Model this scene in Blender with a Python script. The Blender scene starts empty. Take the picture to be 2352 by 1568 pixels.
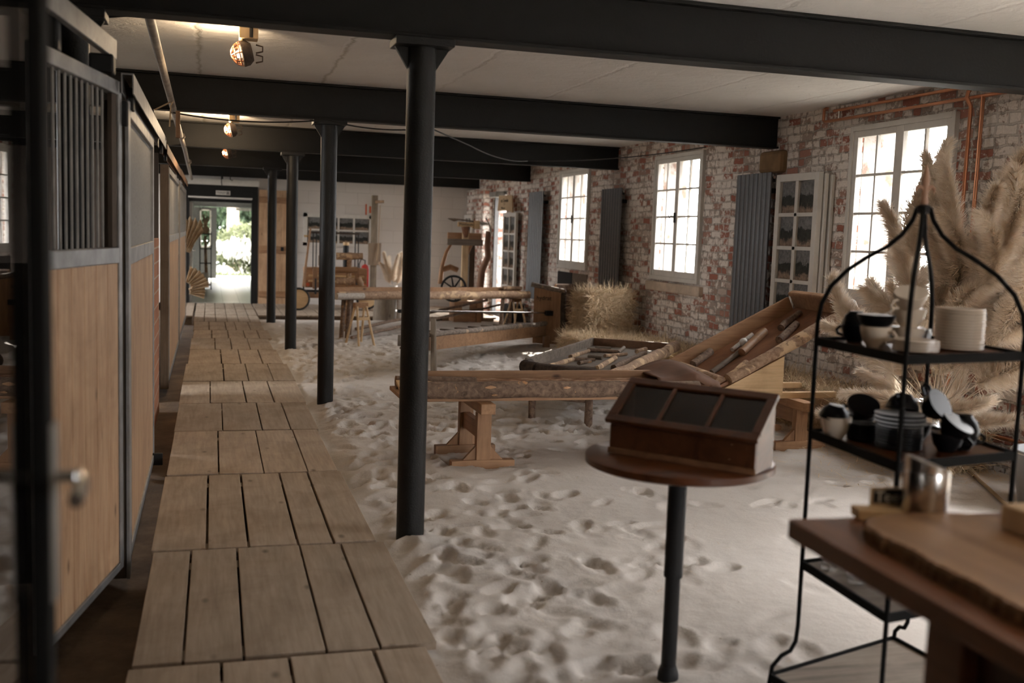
import bpy, math, random
import numpy as np
from mathutils import Vector, Matrix, Euler, noise as mnoise
random.seed(7); np.random.seed(7)
C = bpy.context.scene.collection
PI = math.pi
# ------------------------------------------------------------------ camera
YAW, PITCH, ROLL, FPX = 0.286617, 0.102786, 0.03445, 2367.6
def cam_axes():
    cy, sy = math.cos(YAW), math.sin(YAW); cp, sp = math.cos(PITCH), math.sin(PITCH)
    fwd = Vector((sy*cp, cy*cp, -sp)); right = Vector((cy, -sy, 0)); up = right.cross(fwd)
    cr, sr = math.cos(ROLL), math.sin(ROLL)
    return cr*right+sr*up, -sr*right+cr*up, fwd
r_, u_, f_ = cam_axes()
cd = bpy.data.cameras.new('camera'); cam = bpy.data.objects.new('camera', cd); C.objects.link(cam)
m = Matrix((r_, u_, -f_)).transposed().to_4x4(); m.translation = Vector((0, 0, 1.55)); cam.matrix_world = m
cd.sensor_width = 36; cd.lens = FPX/2352*36; cd.clip_start = .05; cd.clip_end = 200
cd.dof.use_dof = True; cd.dof.focus_distance = 7.3; cd.dof.aperture_fstop = 2.1
bpy.context.scene.camera = cam
sc = bpy.context.scene
sc.view_settings.view_transform = 'Standard'; sc.view_settings.look = 'None'
sc.view_settings.gamma = 1; sc.view_settings.use_curve_mapping = False; sc.view_settings.exposure = 0.38
sc.cycles.use_denoising = True
sc.cycles.max_bounces = 12; sc.cycles.diffuse_bounces = 7; sc.cycles.transmission_bounces = 8; sc.cycles.glossy_bounces = 4; sc.cycles.transparent_max_bounces = 24; sc.cycles.sample_clamp_indirect = 6
sc.cycles.caustics_reflective = False; sc.cycles.caustics_refractive = False

# ------------------------------------------------------------------ materials
def mat(name):
    m = bpy.data.materials.new(name); m.use_nodes = True
    nt = m.node_tree; b = nt.nodes['Principled BSDF']
    return m, nt, b
def N(nt, t, **k):
    n = nt.nodes.new(t)
    for a, v in k.items():
        if a.startswith('i_'): n.inputs[a[2:].replace('_', ' ')].default_value = v
        else: setattr(n, a, v)
    return n
def ramp(nt, src, stops):
    r = nt.nodes.new('ShaderNodeValToRGB'); e = r.color_ramp.elements
    while len(e) < len(stops): e.new(.5)
    for i, (p, c) in enumerate(stops):
        e[i].position = p; e[i].color = (c[0], c[1], c[2], 1) if len(c) == 3 else c
    nt.links.new(src, r.inputs[0]); return r.outputs[0]
def mixc(nt, f, a, b, mode='MIX'):
    n = nt.nodes.new('ShaderNodeMix'); n.data_type = 'RGBA'; n.blend_type = mode
    for i, v in ((0, f), (6, a), (7, b)):
        if hasattr(v, 'links') or isinstance(v, bpy.types.NodeSocket): nt.links.new(v, n.inputs[i])
        elif isinstance(v, (int, float)): n.inputs[i].default_value = v
        else: n.inputs[i].default_value = (*v, 1)
    return n.outputs[2]
def bump(nt, b, src, s=.3, d=.01):
    n = nt.nodes.new('ShaderNodeBump'); n.inputs['Strength'].default_value = s; n.inputs['Distance'].default_value = d
    nt.links.new(src, n.inputs['Height']); nt.links.new(n.outputs[0], b.inputs['Normal']); return n
def coords(nt, scale=(1, 1, 1), kind='Object', rot=(0, 0, 0)):
    t = nt.nodes.new('ShaderNodeTexCoord'); mp = nt.nodes.new('ShaderNodeMapping')
    mp.inputs['Scale'].default_value = scale; mp.inputs['Rotation'].default_value = rot
    nt.links.new(t.outputs[kind], mp.inputs[0]); return mp.outputs[0]
def noise(nt, vec, scale=5, detail=4, rough=.55, dist=0):
    n = nt.nodes.new('ShaderNodeTexNoise'); n.inputs['Scale'].default_value = scale
    n.inputs['Detail'].default_value = detail; n.inputs['Roughness'].default_value = rough; n.inputs['Distortion'].default_value = dist
    nt.links.new(vec, n.inputs['Vector']); return n.outputs['Fac']
def plain(name, col, rough=.5, metal=0, bs=0, bscale=80, var=.12, spec=.5):
    m, nt, b = mat(name)
    v = coords(nt); f = noise(nt, v, bscale*.25, 4)
    c = ramp(nt, f, [(.3, [x*(1-var) for x in col]), (.7, [min(1, x*(1+var)) for x in col])])
    nt.links.new(c, b.inputs['Base Color'])
    b.inputs['Roughness'].default_value = rough; b.inputs['Metallic'].default_value = metal
    b.inputs['Specular IOR Level'].default_value = spec
    if bs: bump(nt, b, noise(nt, v, bscale, 5), bs, .004)
    return m
def wood(name, light, dark, axis='x', scale=1.0, rough=.6, knots=True, tint=.25):
    m, nt, b = mat(name)
    s = [14*scale]*3; s['xyz'.index(axis)] = 1.1*scale
    v = coords(nt, s)
    ob = nt.nodes.new('ShaderNodeObjectInfo'); add = nt.nodes.new('ShaderNodeVectorMath'); add.operation = 'ADD'
    mu = nt.nodes.new('ShaderNodeMath'); mu.operation = 'MULTIPLY'; mu.inputs[1].default_value = 40
    nt.links.new(ob.outputs['Random'], mu.inputs[0]); nt.links.new(v, add.inputs[0]); nt.links.new(mu.outputs[0], add.inputs[1]); v = add.outputs[0]
    f1 = noise(nt, v, 1.0, 6, .62, 1.2)
    f2 = noise(nt, v, 4.0, 3, .5, .3)
    c = ramp(nt, f1, [(.25, dark), (.5, [(a*.65+d*.35) for a, d in zip(light, dark)]), (.72, light)])
    c2 = ramp(nt, f2, [(.3, (.72, .7, .68)), (.65, (1, 1, 1))])
    c = mixc(nt, .6, c, c2, 'MULTIPLY')
    c3 = ramp(nt, noise(nt, coords(nt, (2.2, 2.2, 2.2)), 1.0, 5, .65, .5), [(.32, (.70, .66, .62)), (.55, (1, 1, 1))]); c = mixc(nt, .8, c, c3, 'MULTIPLY')
    if knots:
        ks = [3.2*scale]*3; ks['xyz'.index(axis)] = 1.6*scale
        vo = nt.nodes.new('ShaderNodeTexVoronoi'); vo.inputs['Scale'].default_value = 1.6
        kv = coords(nt, ks); nt.links.new(kv, vo.inputs['Vector'])
        k = ramp(nt, vo.outputs['Distance'], [(.035, (1, 1, 1)), (.11, (0, 0, 0))])
        c = mixc(nt, k, c, [d*.45 for d in dark])
    tn = nt.nodes.new('ShaderNodeHueSaturation'); nt.links.new(c, tn.inputs['Color'])
    mr = nt.nodes.new('ShaderNodeMapRange'); mr.inputs[3].default_value = 1-tint; mr.inputs[4].default_value = 1+tint
    nt.links.new(ob.outputs['Random'], mr.inputs[0]); nt.links.new(mr.outputs[0], tn.inputs['Value'])
    nt.links.new(tn.outputs[0], b.inputs['Base Color'])
    b.inputs['Roughness'].default_value = rough
    bump(nt, b, f1, .25, .004)
    return m
def bark(name, c1, c2, c3=None, peel=.62):
    m, nt, b = mat(name); v = coords(nt)
    f = noise(nt, v, 26, 6, .65, .5); g = noise(nt, v, 5.5, 4, .6, .4)
    c = ramp(nt, f, [(.3, c1), (.68, c2)])
    if c3:
        k = ramp(nt, g, [(peel-.02, (0, 0, 0)), (peel+.01, (1, 1, 1))]); c = mixc(nt, k, c, c3)
    nt.links.new(c, b.inputs['Base Color']); b.inputs['Roughness'].default_value = .85
    bump(nt, b, f, .7, .008); return m

M = {}
M['beam'] = plain('charcoal_paint', (.0065, .0062, .006), .6, 0, .25, 60, .12, .3)
M['column'] = plain('charcoal_column_paint', (.0075, .0074, .0075), .5, 0, .6, 110, .12, .35)
M['black'] = plain('black_metal', (.010, .010, .011), .6, 0, .15, spec=.3)
M['galv'] = plain('galvanised_steel', (.30, .30, .30), .5, .7, .2, 30, .25)
M['galv_dull'] = plain('dull_galvanised', (.26, .25, .235), .65, .25, .2, 30, .25)
M['copper'] = plain('copper', (.60, .28, .16), .30, .9, 0, 12, .2)
M['radiator'] = plain('anthracite_radiator', (.095, .098, .105), .45, .0, 0)
M['white'] = plain('white_paint', (.62, .60, .56), .45, 0, .1, 40, .06)
M['greyframe'] = plain('grey_door_paint', (.12, .12, .12), .5)
M['ceramic'] = plain('cream_ceramic', (.66, .57, .47), .18, 0, 0, 5, .03)
M['cerblack'] = plain('black_ceramic', (.005, .005, .006), .3, 0, 0, 5, .1, .12)
M['finial'] = plain('peach_finial', (.42, .25, .17), .5)
M['steel'] = plain('brushed_steel', (.62, .60, .57), .22, 1, .05, 60, .08)
M['zinc'] = plain('zinc', (.42, .43, .44), .32, .9, .15, 12, .2)
M['rubber'] = plain('black_rubber', (.015, .014, .013), .6)
M['dark'] = plain('dark_interior', (.012, .010, .009), .9)
M['red'] = plain('red_paint', (.45, .03, .02), .4)
M['orange'] = plain('orange_red', (.55, .11, .04), .5)
M['ink'] = plain('black_ink', (.015, .013, .012), .8)
M['rope'] = plain('twine', (.35, .25, .15), .9)
M['pine'] = wood('pine_boards', (.52, .35, .215), (.36, .21, .115), 'z')
M['pinex'] = wood('pine_boards_long', (.42, .245, .13), (.22, .105, .05), 'x')
M['piney'] = wood('pine_boards_deep', (.42, .245, .13), (.22, .105, .05), 'y')
M['pinez'] = wood('pine_posts', (.42, .245, .13), (.22, .105, .05), 'z')
M['pale'] = wood('pale_glued_pine', (.74, .53, .30), (.60, .40, .21), 'x', .8, tint=.05)
M['palez'] = wood('pale_pine_upright', (.72, .53, .32), (.56, .38, .20), 'z', .8, tint=.05)
M['walk'] = wood('weathered_walkway', (.44, .352, .272), (.315, .25, .188), 'y', 1.0, .75, True, .14)
M['walkx'] = wood('weathered_walkway_cross', (.50, .40, .29), (.32, .24, .17), 'x', 1.0, .75, True, .1)
M['brown'] = wood('brown_board', (.21, .105, .05), (.10, .045, .02), 'x', 1, .6, False)
M['ply'] = wood('reddish_ply', (.27, .12, .055), (.15, .06, .028), 'x', .5, .6, False, .1)
M['walnut'] = wood('dark_walnut', (.11, .042, .018), (.035, .012, .006), 'x', .8, .3, False)
M['counter'] = wood('oiled_acacia', (.25, .105, .05), (.11, .04, .018), 'y', .5, .38, False, .05)
M['rustic'] = wood('rustic_red_brown', (.15, .052, .02), (.045, .014, .006), 'x', .6, .28, False)
M['boardtop'] = wood('live_edge_slab', (.42, .25, .13), (.24, .12, .055), 'y', .5, .45, False, .05)
M['grey_wood'] = wood('grey_weathered', (.30, .25, .20), (.13, .10, .08), 'x', 1.2, .8, True)
M['grey_woodz'] = wood('grey_weathered_upright', (.30, .25, .19), (.14, .105, .075), 'z', 1.0, .8, True)
M['partition'] = wood('brown_partition', (.10, .075, .055), (.05, .036, .026), 'z', 1, .8, False)
M['partlight'] = wood('tan_partition', (.27, .20, .14), (.17, .12, .08), 'z', 1, .8, False)
M['bark'] = bark('brown_bark', (.075, .046, .032), (.27, .185, .13), (.50, .27, .13), .68)
M['barkdark'] = bark('dark_bark', (.02, .013, .01), (.085, .058, .042))
M['barkgrey'] = bark('grey_bark', (.09, .07, .055), (.30, .24, .19), (.42, .30, .20), .62)
M['peeled'] = bark('peeling_log', (.22, .13, .08), (.48, .33, .22), (.62, .44, .27), .56)
M['birch'] = bark('birch_log', (.38, .33, .28), (.62, .57, .51), (.07, .05, .04), .70)
M['cut'] = plain('sawn_end_grain', (.50, .30, .17), .75, 0, .2, 40, .2)
M['stone'] = plain('pale_stone', (.52, .42, .33), .9, 0, .5, 20, .25)
M['card'] = plain('cardboard', (.50, .36, .22), .85, 0, .05, 20, .08)
M['hide'] = None

def m_ceiling():
    m, nt, b = mat('ceiling_plaster'); v = coords(nt)
    f = noise(nt, v, 9, 7, .62, .6); g = noise(nt, v, .8, 3)
    c = ramp(nt, g, [(.3, (.68, .66, .635)), (.7, (.78, .765, .745))])
    w = nt.nodes.new('ShaderNodeTexCoord'); sp = nt.nodes.new('ShaderNodeSeparateXYZ'); nt.links.new(w.outputs['Object'], sp.inputs[0])
    wob = nt.nodes.new('ShaderNodeMath'); wob.operation = 'MULTIPLY'; wob.inputs[1].default_value = .14
    nt.links.new(noise(nt, v, 3.5, 5, .7), wob.inputs[0])
    ad = nt.nodes.new('ShaderNodeMath'); ad.operation = 'ADD'; nt.links.new(sp.outputs[0], ad.inputs[0]); nt.links.new(wob.outputs[0], ad.inputs[1])
    md = nt.nodes.new('ShaderNodeMath'); md.operation = 'PINGPONG'; md.inputs[1].default_value = .5; nt.links.new(ad.outputs[0], md.inputs[0])
    r = ramp(nt, md.outputs[0], [(0, (0, 0, 0)), (.03, (1, 1, 1))])
    h = mixc(nt, .35, f, r)
    lx = ramp(nt, sp.outputs[0], [(.0, (1, 1, 1)), (1.0, (.12, .12, .12))])
    c = mixc(nt, lx, c, mixc(nt, 1.0, c, ramp(nt, md.outputs[0], [(0, (.66, .64, .6)), (.022, (1, 1, 1))]), 'MULTIPLY'))
    nt.links.new(c, b.inputs['Base Color']); b.inputs['Roughness'].default_value = .8
    bump(nt, b, h, .8, .03); return m
M['ceiling'] = m_ceiling()
def m_brick():
    m, nt, b = mat('old_brick')
    tc = nt.nodes.new('ShaderNodeTexCoord'); sp = nt.nodes.new('ShaderNodeSeparateXYZ'); nt.links.new(tc.outputs['Object'], sp.inputs[0])
    cb = nt.nodes.new('ShaderNodeCombineXYZ')
    xy = nt.nodes.new('ShaderNodeMath'); xy.operation = 'ADD'; nt.links.new(sp.outputs[0], xy.inputs[0]); nt.links.new(sp.outputs[1], xy.inputs[1])
    nt.links.new(xy.outputs[0], cb.inputs[0]); nt.links.new(sp.outputs[2], cb.inputs[1])
    nz = nt.nodes.new('ShaderNodeTexNoise'); nz.inputs['Scale'].default_value = 8; nz.inputs['Detail'].default_value = 5; nt.links.new(cb.outputs[0], nz.inputs['Vector'])
    sb = nt.nodes.new('ShaderNodeVectorMath'); sb.operation = 'SUBTRACT'; sb.inputs[1].default_value = (.5, .5, .5); nt.links.new(nz.outputs['Color'], sb.inputs[0])
    sl = nt.nodes.new('ShaderNodeVectorMath'); sl.operation = 'SCALE'; sl.inputs['Scale'].default_value = .05; nt.links.new(sb.outputs[0], sl.inputs[0])
    va = nt.nodes.new('ShaderNodeVectorMath'); va.operation = 'ADD'; nt.links.new(cb.outputs[0], va.inputs[0]); nt.links.new(sl.outputs[0], va.inputs[1])
    br = nt.nodes.new('ShaderNodeTexBrick'); nt.links.new(va.outputs[0], br.inputs['Vector'])
    br.inputs['Scale'].default_value = 1; br.inputs['Brick Width'].default_value = .215; br.inputs['Row Height'].default_value = .078
    br.inputs['Mortar Size'].default_value = .012; br.inputs['Mortar Smooth'].default_value = .6
    br.squash = .55; br.squash_frequency = 2; br.offset = .5
    br.inputs['Color1'].default_value = (0, 0, 0, 1); br.inputs['Color2'].default_value = (1, 1, 1, 1); br.inputs['Mortar'].default_value = (.5, .5, .5, 1)
    base = ramp(nt, br.outputs['Color'], [(0, (.35, .125, .085)), (.28, (.40, .205, .155)), (.42, (.36, .28, .23)), (.62, (.58, .49, .43)), (1, (.30, .17, .13))])
    big = noise(nt, va.outputs[0], 1.3, 3, .6)
    pw = nt.nodes.new('ShaderNodeMath'); pw.operation = 'ADD'; nt.links.new(noise(nt, va.outputs[0], 17, 5, .7), pw.inputs[0])
    q = nt.nodes.new('ShaderNodeMath'); q.operation = 'MULTIPLY'; q.inputs[1].default_value = .9; nt.links.new(big, q.inputs[0]); nt.links.new(q.outputs[0], pw.inputs[1])
    q2 = nt.nodes.new('ShaderNodeMath'); q2.operation = 'MULTIPLY_ADD'; q2.inputs[1].default_value = .30; nt.links.new(br.outputs['Color'], q2.inputs[0]); nt.links.new(pw.outputs[0], q2.inputs[2])
    pf = ramp(nt, q2.outputs[0], [(1.07/1.6, (0, 0, 0)), (1.15/1.6, (1, 1, 1))])
    dv = pf.node.inputs[0].links[0]; nt.links.remove(dv)
    sc_ = nt.nodes.new('ShaderNodeMath'); sc_.operation = 'DIVIDE'; sc_.inputs[1].default_value = 1.6; nt.links.new(q2.outputs[0], sc_.inputs[0]); nt.links.new(sc_.outputs[0], pf.node.inputs[0])
    c = mixc(nt, pf, base, (.84, .78, .72))
    mort = ramp(nt, noise(nt, va.outputs[0], 12, 4), [(.3, (.27, .235, .20)), (.7, (.50, .445, .395))])
    mk = nt.nodes.new('ShaderNodeMath'); mk.operation = 'MULTIPLY_ADD'; mk.inputs[1].default_value = -.6; mk.inputs[2].default_value = 1; nt.links.new(pf, mk.inputs[0])
    mk2 = nt.nodes.new('ShaderNodeMath'); mk2.operation = 'MULTIPLY'; nt.links.new(br.outputs['Fac'], mk2.inputs[0]); nt.links.new(mk.outputs[0], mk2.inputs[1])
    c = mixc(nt, mk2.outputs[0], c, mort)
    fine = noise(nt, va.outputs[0], 70, 4, .7)
    c = mixc(nt, .55, c, ramp(nt, fine, [(.3, (.62, .6, .58)), (.62, (1, 1, 1))]), 'MULTIPLY')
    nt.links.new(c, b.inputs['Base Color']); b.inputs['Roughness'].default_value = .9
    inv = nt.nodes.new('ShaderNodeMath'); inv.operation = 'MULTIPLY_ADD'; inv.inputs[1].default_value = -1.0
    nt.links.new(br.outputs['Fac'], inv.inputs[0])
    fs = nt.nodes.new('ShaderNodeMath'); fs.operation = 'MULTIPLY_ADD'; fs.inputs[1].default_value = .5; fs.inputs[2].default_value = 1
    nt.links.new(noise(nt, va.outputs[0], 22, 5, .65), fs.inputs[0]); nt.links.new(fs.outputs[0], inv.inputs[2])
    bump(nt, b, inv.outputs[0], .8, .011); return m
M['brick'] = m_brick()
def m_block():
    m, nt, b = mat('white_painted_block')
    tc = nt.nodes.new('ShaderNodeTexCoord'); sp = nt.nodes.new('ShaderNodeSeparateXYZ'); nt.links.new(tc.outputs['Object'], sp.inputs[0])
    cb = nt.nodes.new('ShaderNodeCombineXYZ'); nt.links.new(sp.outputs[0], cb.inputs[0]); nt.links.new(sp.outputs[2], cb.inputs[1])
    br = nt.nodes.new('ShaderNodeTexBrick'); nt.links.new(cb.outputs[0], br.inputs['Vector'])
    br.inputs['Scale'].default_value = 1; br.inputs['Brick Width'].default_value = .5; br.inputs['Row Height'].default_value = .25
    br.inputs['Mortar Size'].default_value = .006; br.inputs['Mortar Smooth'].default_value = .5
    br.inputs['Color1'].default_value = (.60, .57, .54, 1); br.inputs['Color2'].default_value = (.63, .60, .57, 1); br.inputs['Mortar'].default_value = (.52, .49, .46, 1)
    nt.links.new(br.outputs['Color'], b.inputs['Base Color']); b.inputs['Roughness'].default_value = .7
    iv = nt.nodes.new('ShaderNodeMath'); iv.operation = 'SUBTRACT'; iv.inputs[0].default_value = 1; nt.links.new(br.outputs['Fac'], iv.inputs[1])
    bump(nt, b, iv.outputs[0], .5, .01); return m
M['block'] = m_block()
def m_orangebrick():
    m, nt, b = mat('orange_brick')
    tc = nt.nodes.new('ShaderNodeTexCoord'); sp = nt.nodes.new('ShaderNodeSeparateXYZ'); nt.links.new(tc.outputs['Object'], sp.inputs[0])
    cb = nt.nodes.new('ShaderNodeCombineXYZ'); nt.links.new(sp.outputs[1], cb.inputs[0]); nt.links.new(sp.outputs[2], cb.inputs[1])
    br = nt.nodes.new('ShaderNodeTexBrick'); nt.links.new(cb.outputs[0], br.inputs['Vector'])
    br.inputs['Scale'].default_value = 1; br.inputs['Brick Width'].default_value = .5; br.inputs['Row Height'].default_value = .125
    br.inputs['Mortar Size'].default_value = .008
    br.inputs['Color1'].default_value = (.42, .17, .08, 1); br.inputs['Color2'].default_value = (.34, .13, .065, 1); br.inputs['Mortar'].default_value = (.45, .33, .24, 1)
    nt.links.new(br.outputs['Color'], b.inputs['Base Color']); b.inputs['Roughness'].default_value = .8; return m
M['obrick'] = m_orangebrick()
def m_tile():
    m, nt, b = mat('pale_floor_tile'); v = coords(nt)
    br = nt.nodes.new('ShaderNodeTexBrick'); nt.links.new(v, br.inputs['Vector']); br.offset = 0
    br.inputs['Scale'].default_value = 1; br.inputs['Brick Width'].default_value = .33; br.inputs['Row Height'].default_value = .6
    br.inputs['Mortar Size'].default_value = .007
    br.inputs['Color1'].default_value = (.42, .42, .37, 1); br.inputs['Color2'].default_value = (.46, .46, .41, 1); br.inputs['Mortar'].default_value = (.2, .2, .18, 1)
    nt.links.new(br.outputs['Color'], b.inputs['Base Color']); b.inputs['Roughness'].default_value = .3; return m
M['tile'] = m_tile()
def m_sand():
    m, nt, b = mat('white_sand'); v = coords(nt)
    g = noise(nt, v, 1.1, 4); f = noise(nt, v, 160, 3, .7); k = noise(nt, v, 14, 6, .7)
    c = ramp(nt, g, [(.3, (.55, .51, .47)), (.7, (.65, .61, .57))])
    c = mixc(nt, .5, c, ramp(nt, f, [(.28, (.8, .78, .75)), (.6, (1, 1, 1))]), 'MULTIPLY')
    s = ramp(nt, noise(nt, v, 33, 2, .5), [(.73, (1, 1, 1)), (.78, (.45, .36, .27))]); c = mixc(nt, .8, c, s, 'MULTIPLY')
    nt.links.new(c, b.inputs['Base Color']); b.inputs['Roughness'].default_value = .95
    b.inputs['Specular IOR Level'].default_value = .1
    bump(nt, b, k, .55, .012); return m
M['sand'] = m_sand()
def m_dirt():
    m, nt, b = mat('brown_earth'); v = coords(nt)
    c = ramp(nt, noise(nt, v, 2.5, 6, .65), [(.3, (.055, .035, .022)), (.55, (.14, .09, .055)), (.75, (.24, .16, .10))])
    nt.links.new(c, b.inputs['Base Color']); b.inputs['Roughness'].default_value = .95
    bump(nt, b, noise(nt, v, 20, 6, .7), .6, .02); return m
M['dirt'] = m_dirt()
def m_fiber(name, c1, c2, scale=30, trans=.25):
    m, nt, b = mat(name); v = coords(nt)
    c = ramp(nt, noise(nt, v, scale, 3, .7), [(.3, c1), (.7, c2)])
    nt.links.new(c, b.inputs['Base Color']); b.inputs['Roughness'].default_value = .8
    tr = nt.nodes.new('ShaderNodeBsdfTranslucent'); nt.links.new(c, tr.inputs[0])
    mx = nt.nodes.new('ShaderNodeMixShader'); mx.inputs[0].default_value = trans
    nt.links.new(b.outputs[0], mx.inputs[1]); nt.links.new(tr.outputs[0], mx.inputs[2])
    nt.links.new(mx.outputs[0], nt.nodes['Material Output'].inputs[0]); return m
M['straw'] = m_fiber('straw', (.44, .32, .19), (.78, .64, .45), 24, .25)
M['pampas'] = m_fiber('pampas', (.74, .62, .48), (.97, .92, .84), 7, .5)
M['matblack'] = plain('matt_black_paint', (.006, .006, .006), .85, 0, 0, 20, .1, .15)
M['palm'] = m_fiber('dry_palm', (.42, .30, .18), (.70, .56, .38), 9, .25)
M['leaf'] = m_fiber('green_leaves', (.008, .02, .008), (.035, .06, .022), 5, .15)
M['bloom'] = m_fiber('white_blossom', (.30, .30, .26), (.45, .45, .40), 5, .2)
M['olive'] = m_fiber('olive_grass', (.04, .05, .018), (.10, .11, .05), 5, .2)
def m_hide():
    m, nt, b = mat('brown_hide'); v = coords(nt, (3, 14, 14))
    c = ramp(nt, noise(nt, v, 3, 5, .6), [(.32, (.10, .045, .02)), (.5, (.26, .13, .065)), (.66, (.50, .36, .25))])
    nt.links.new(c, b.inputs['Base Color']); b.inputs['Roughness'].default_value = .8
    bump(nt, b, noise(nt, v, 16, 4), .6, .006); return m
M['hide'] = m_hide()
def m_glass(name, ior=1.45, tint=(1, 1, 1), refl=1.0):
    m = bpy.data.materials.new(name); m.use_nodes = True; nt = m.node_tree; nt.nodes.remove(nt.nodes['Principled BSDF'])
    t = nt.nodes.new('ShaderNodeBsdfTransparent'); t.inputs[0].default_value = (*tint, 1)
    g = nt.nodes.new('ShaderNodeBsdfGlossy'); g.inputs['Roughness'].default_value = .01
    lw = nt.nodes.new('ShaderNodeLayerWeight'); pw = nt.nodes.new('ShaderNodeMath'); pw.operation = 'POWER'; pw.inputs[1].default_value = 5
    lw.inputs[0].default_value = .5; nt.links.new(lw.outputs['Facing'], pw.inputs[0]); fr = nt.nodes.new('ShaderNodeMath'); fr.operation = 'MULTIPLY_ADD'
    f0 = ((ior-1)/(ior+1))**2; fr.inputs[1].default_value = 1-f0; fr.inputs[2].default_value = f0; nt.links.new(pw.outputs[0], fr.inputs[0])
    mx = nt.nodes.new('ShaderNodeMixShader'); nt.links.new(fr.outputs[0], mx.inputs[0])
    nt.links.new(t.outputs[0], mx.inputs[1]); nt.links.new(g.outputs[0], mx.inputs[2])
    nt.links.new(mx.outputs[0], nt.nodes['Material Output'].inputs[0]); return m
M['glass'] = m_glass('window_glass'); M['doorglass'] = m_glass('tinted_door_glass', 2.8, (.55, .55, .55))
M['caseglass'] = m_glass('display_case_glass', 1.5, (.72, .7, .68))
def m_photo():
    m, nt, b = mat('landscape_print')
    tc = nt.nodes.new('ShaderNodeTexCoord'); sp = nt.nodes.new('ShaderNodeSeparateXYZ'); nt.links.new(tc.outputs['Generated'], sp.inputs[0])
    ob = nt.nodes.new('ShaderNodeObjectInfo'); mu = nt.nodes.new('ShaderNodeMath'); mu.operation = 'MULTIPLY'; mu.inputs[1].default_value = 50; nt.links.new(ob.outputs['Random'], mu.inputs[0])
    av = nt.nodes.new('ShaderNodeVectorMath'); av.operation = 'ADD'; nt.links.new(tc.outputs['Generated'], av.inputs[0]); nt.links.new(mu.outputs[0], av.inputs[1])
    n1 = noise(nt, av.outputs[0], 3.2, 6, .65, .4)
    ma = nt.nodes.new('ShaderNodeMath'); ma.operation = 'MULTIPLY_ADD'; ma.inputs[1].default_value = .7; nt.links.new(n1, ma.inputs[0]); nt.links.new(sp.outputs[2], ma.inputs[2])
    c = ramp(nt, ma.outputs[0], [(.32, (.26, .19, .14)), (.5, (.33, .24, .18)), (.62, (.04, .04, .035)), (.90, (.03, .035, .03)), (1.12/1.2, (.20, .20, .20))])
    d = ramp(nt, noise(nt, av.outputs[0], 9, 6, .7), [(.35, (.25, .25, .25)), (.6, (1, 1, 1))])
    c = mixc(nt, .7, c, d, 'MULTIPLY')
    nt.links.new(c, b.inputs['Base Color']); b.inputs['Roughness'].default_value = .5; b.inputs['Specular IOR Level'].default_value = .2; return m
M['photo'] = m_photo()
def emis(name, col, s):
    m, nt, b = mat(name); b.inputs['Base Color'].default_value = (*col, 1)
    b.inputs['Emission Color'].default_value = (*col, 1); b.inputs['Emission Strength'].default_value = s; return m
M['bulb'] = emis('lit_bulb', (1, .72, .42), 4)

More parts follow.
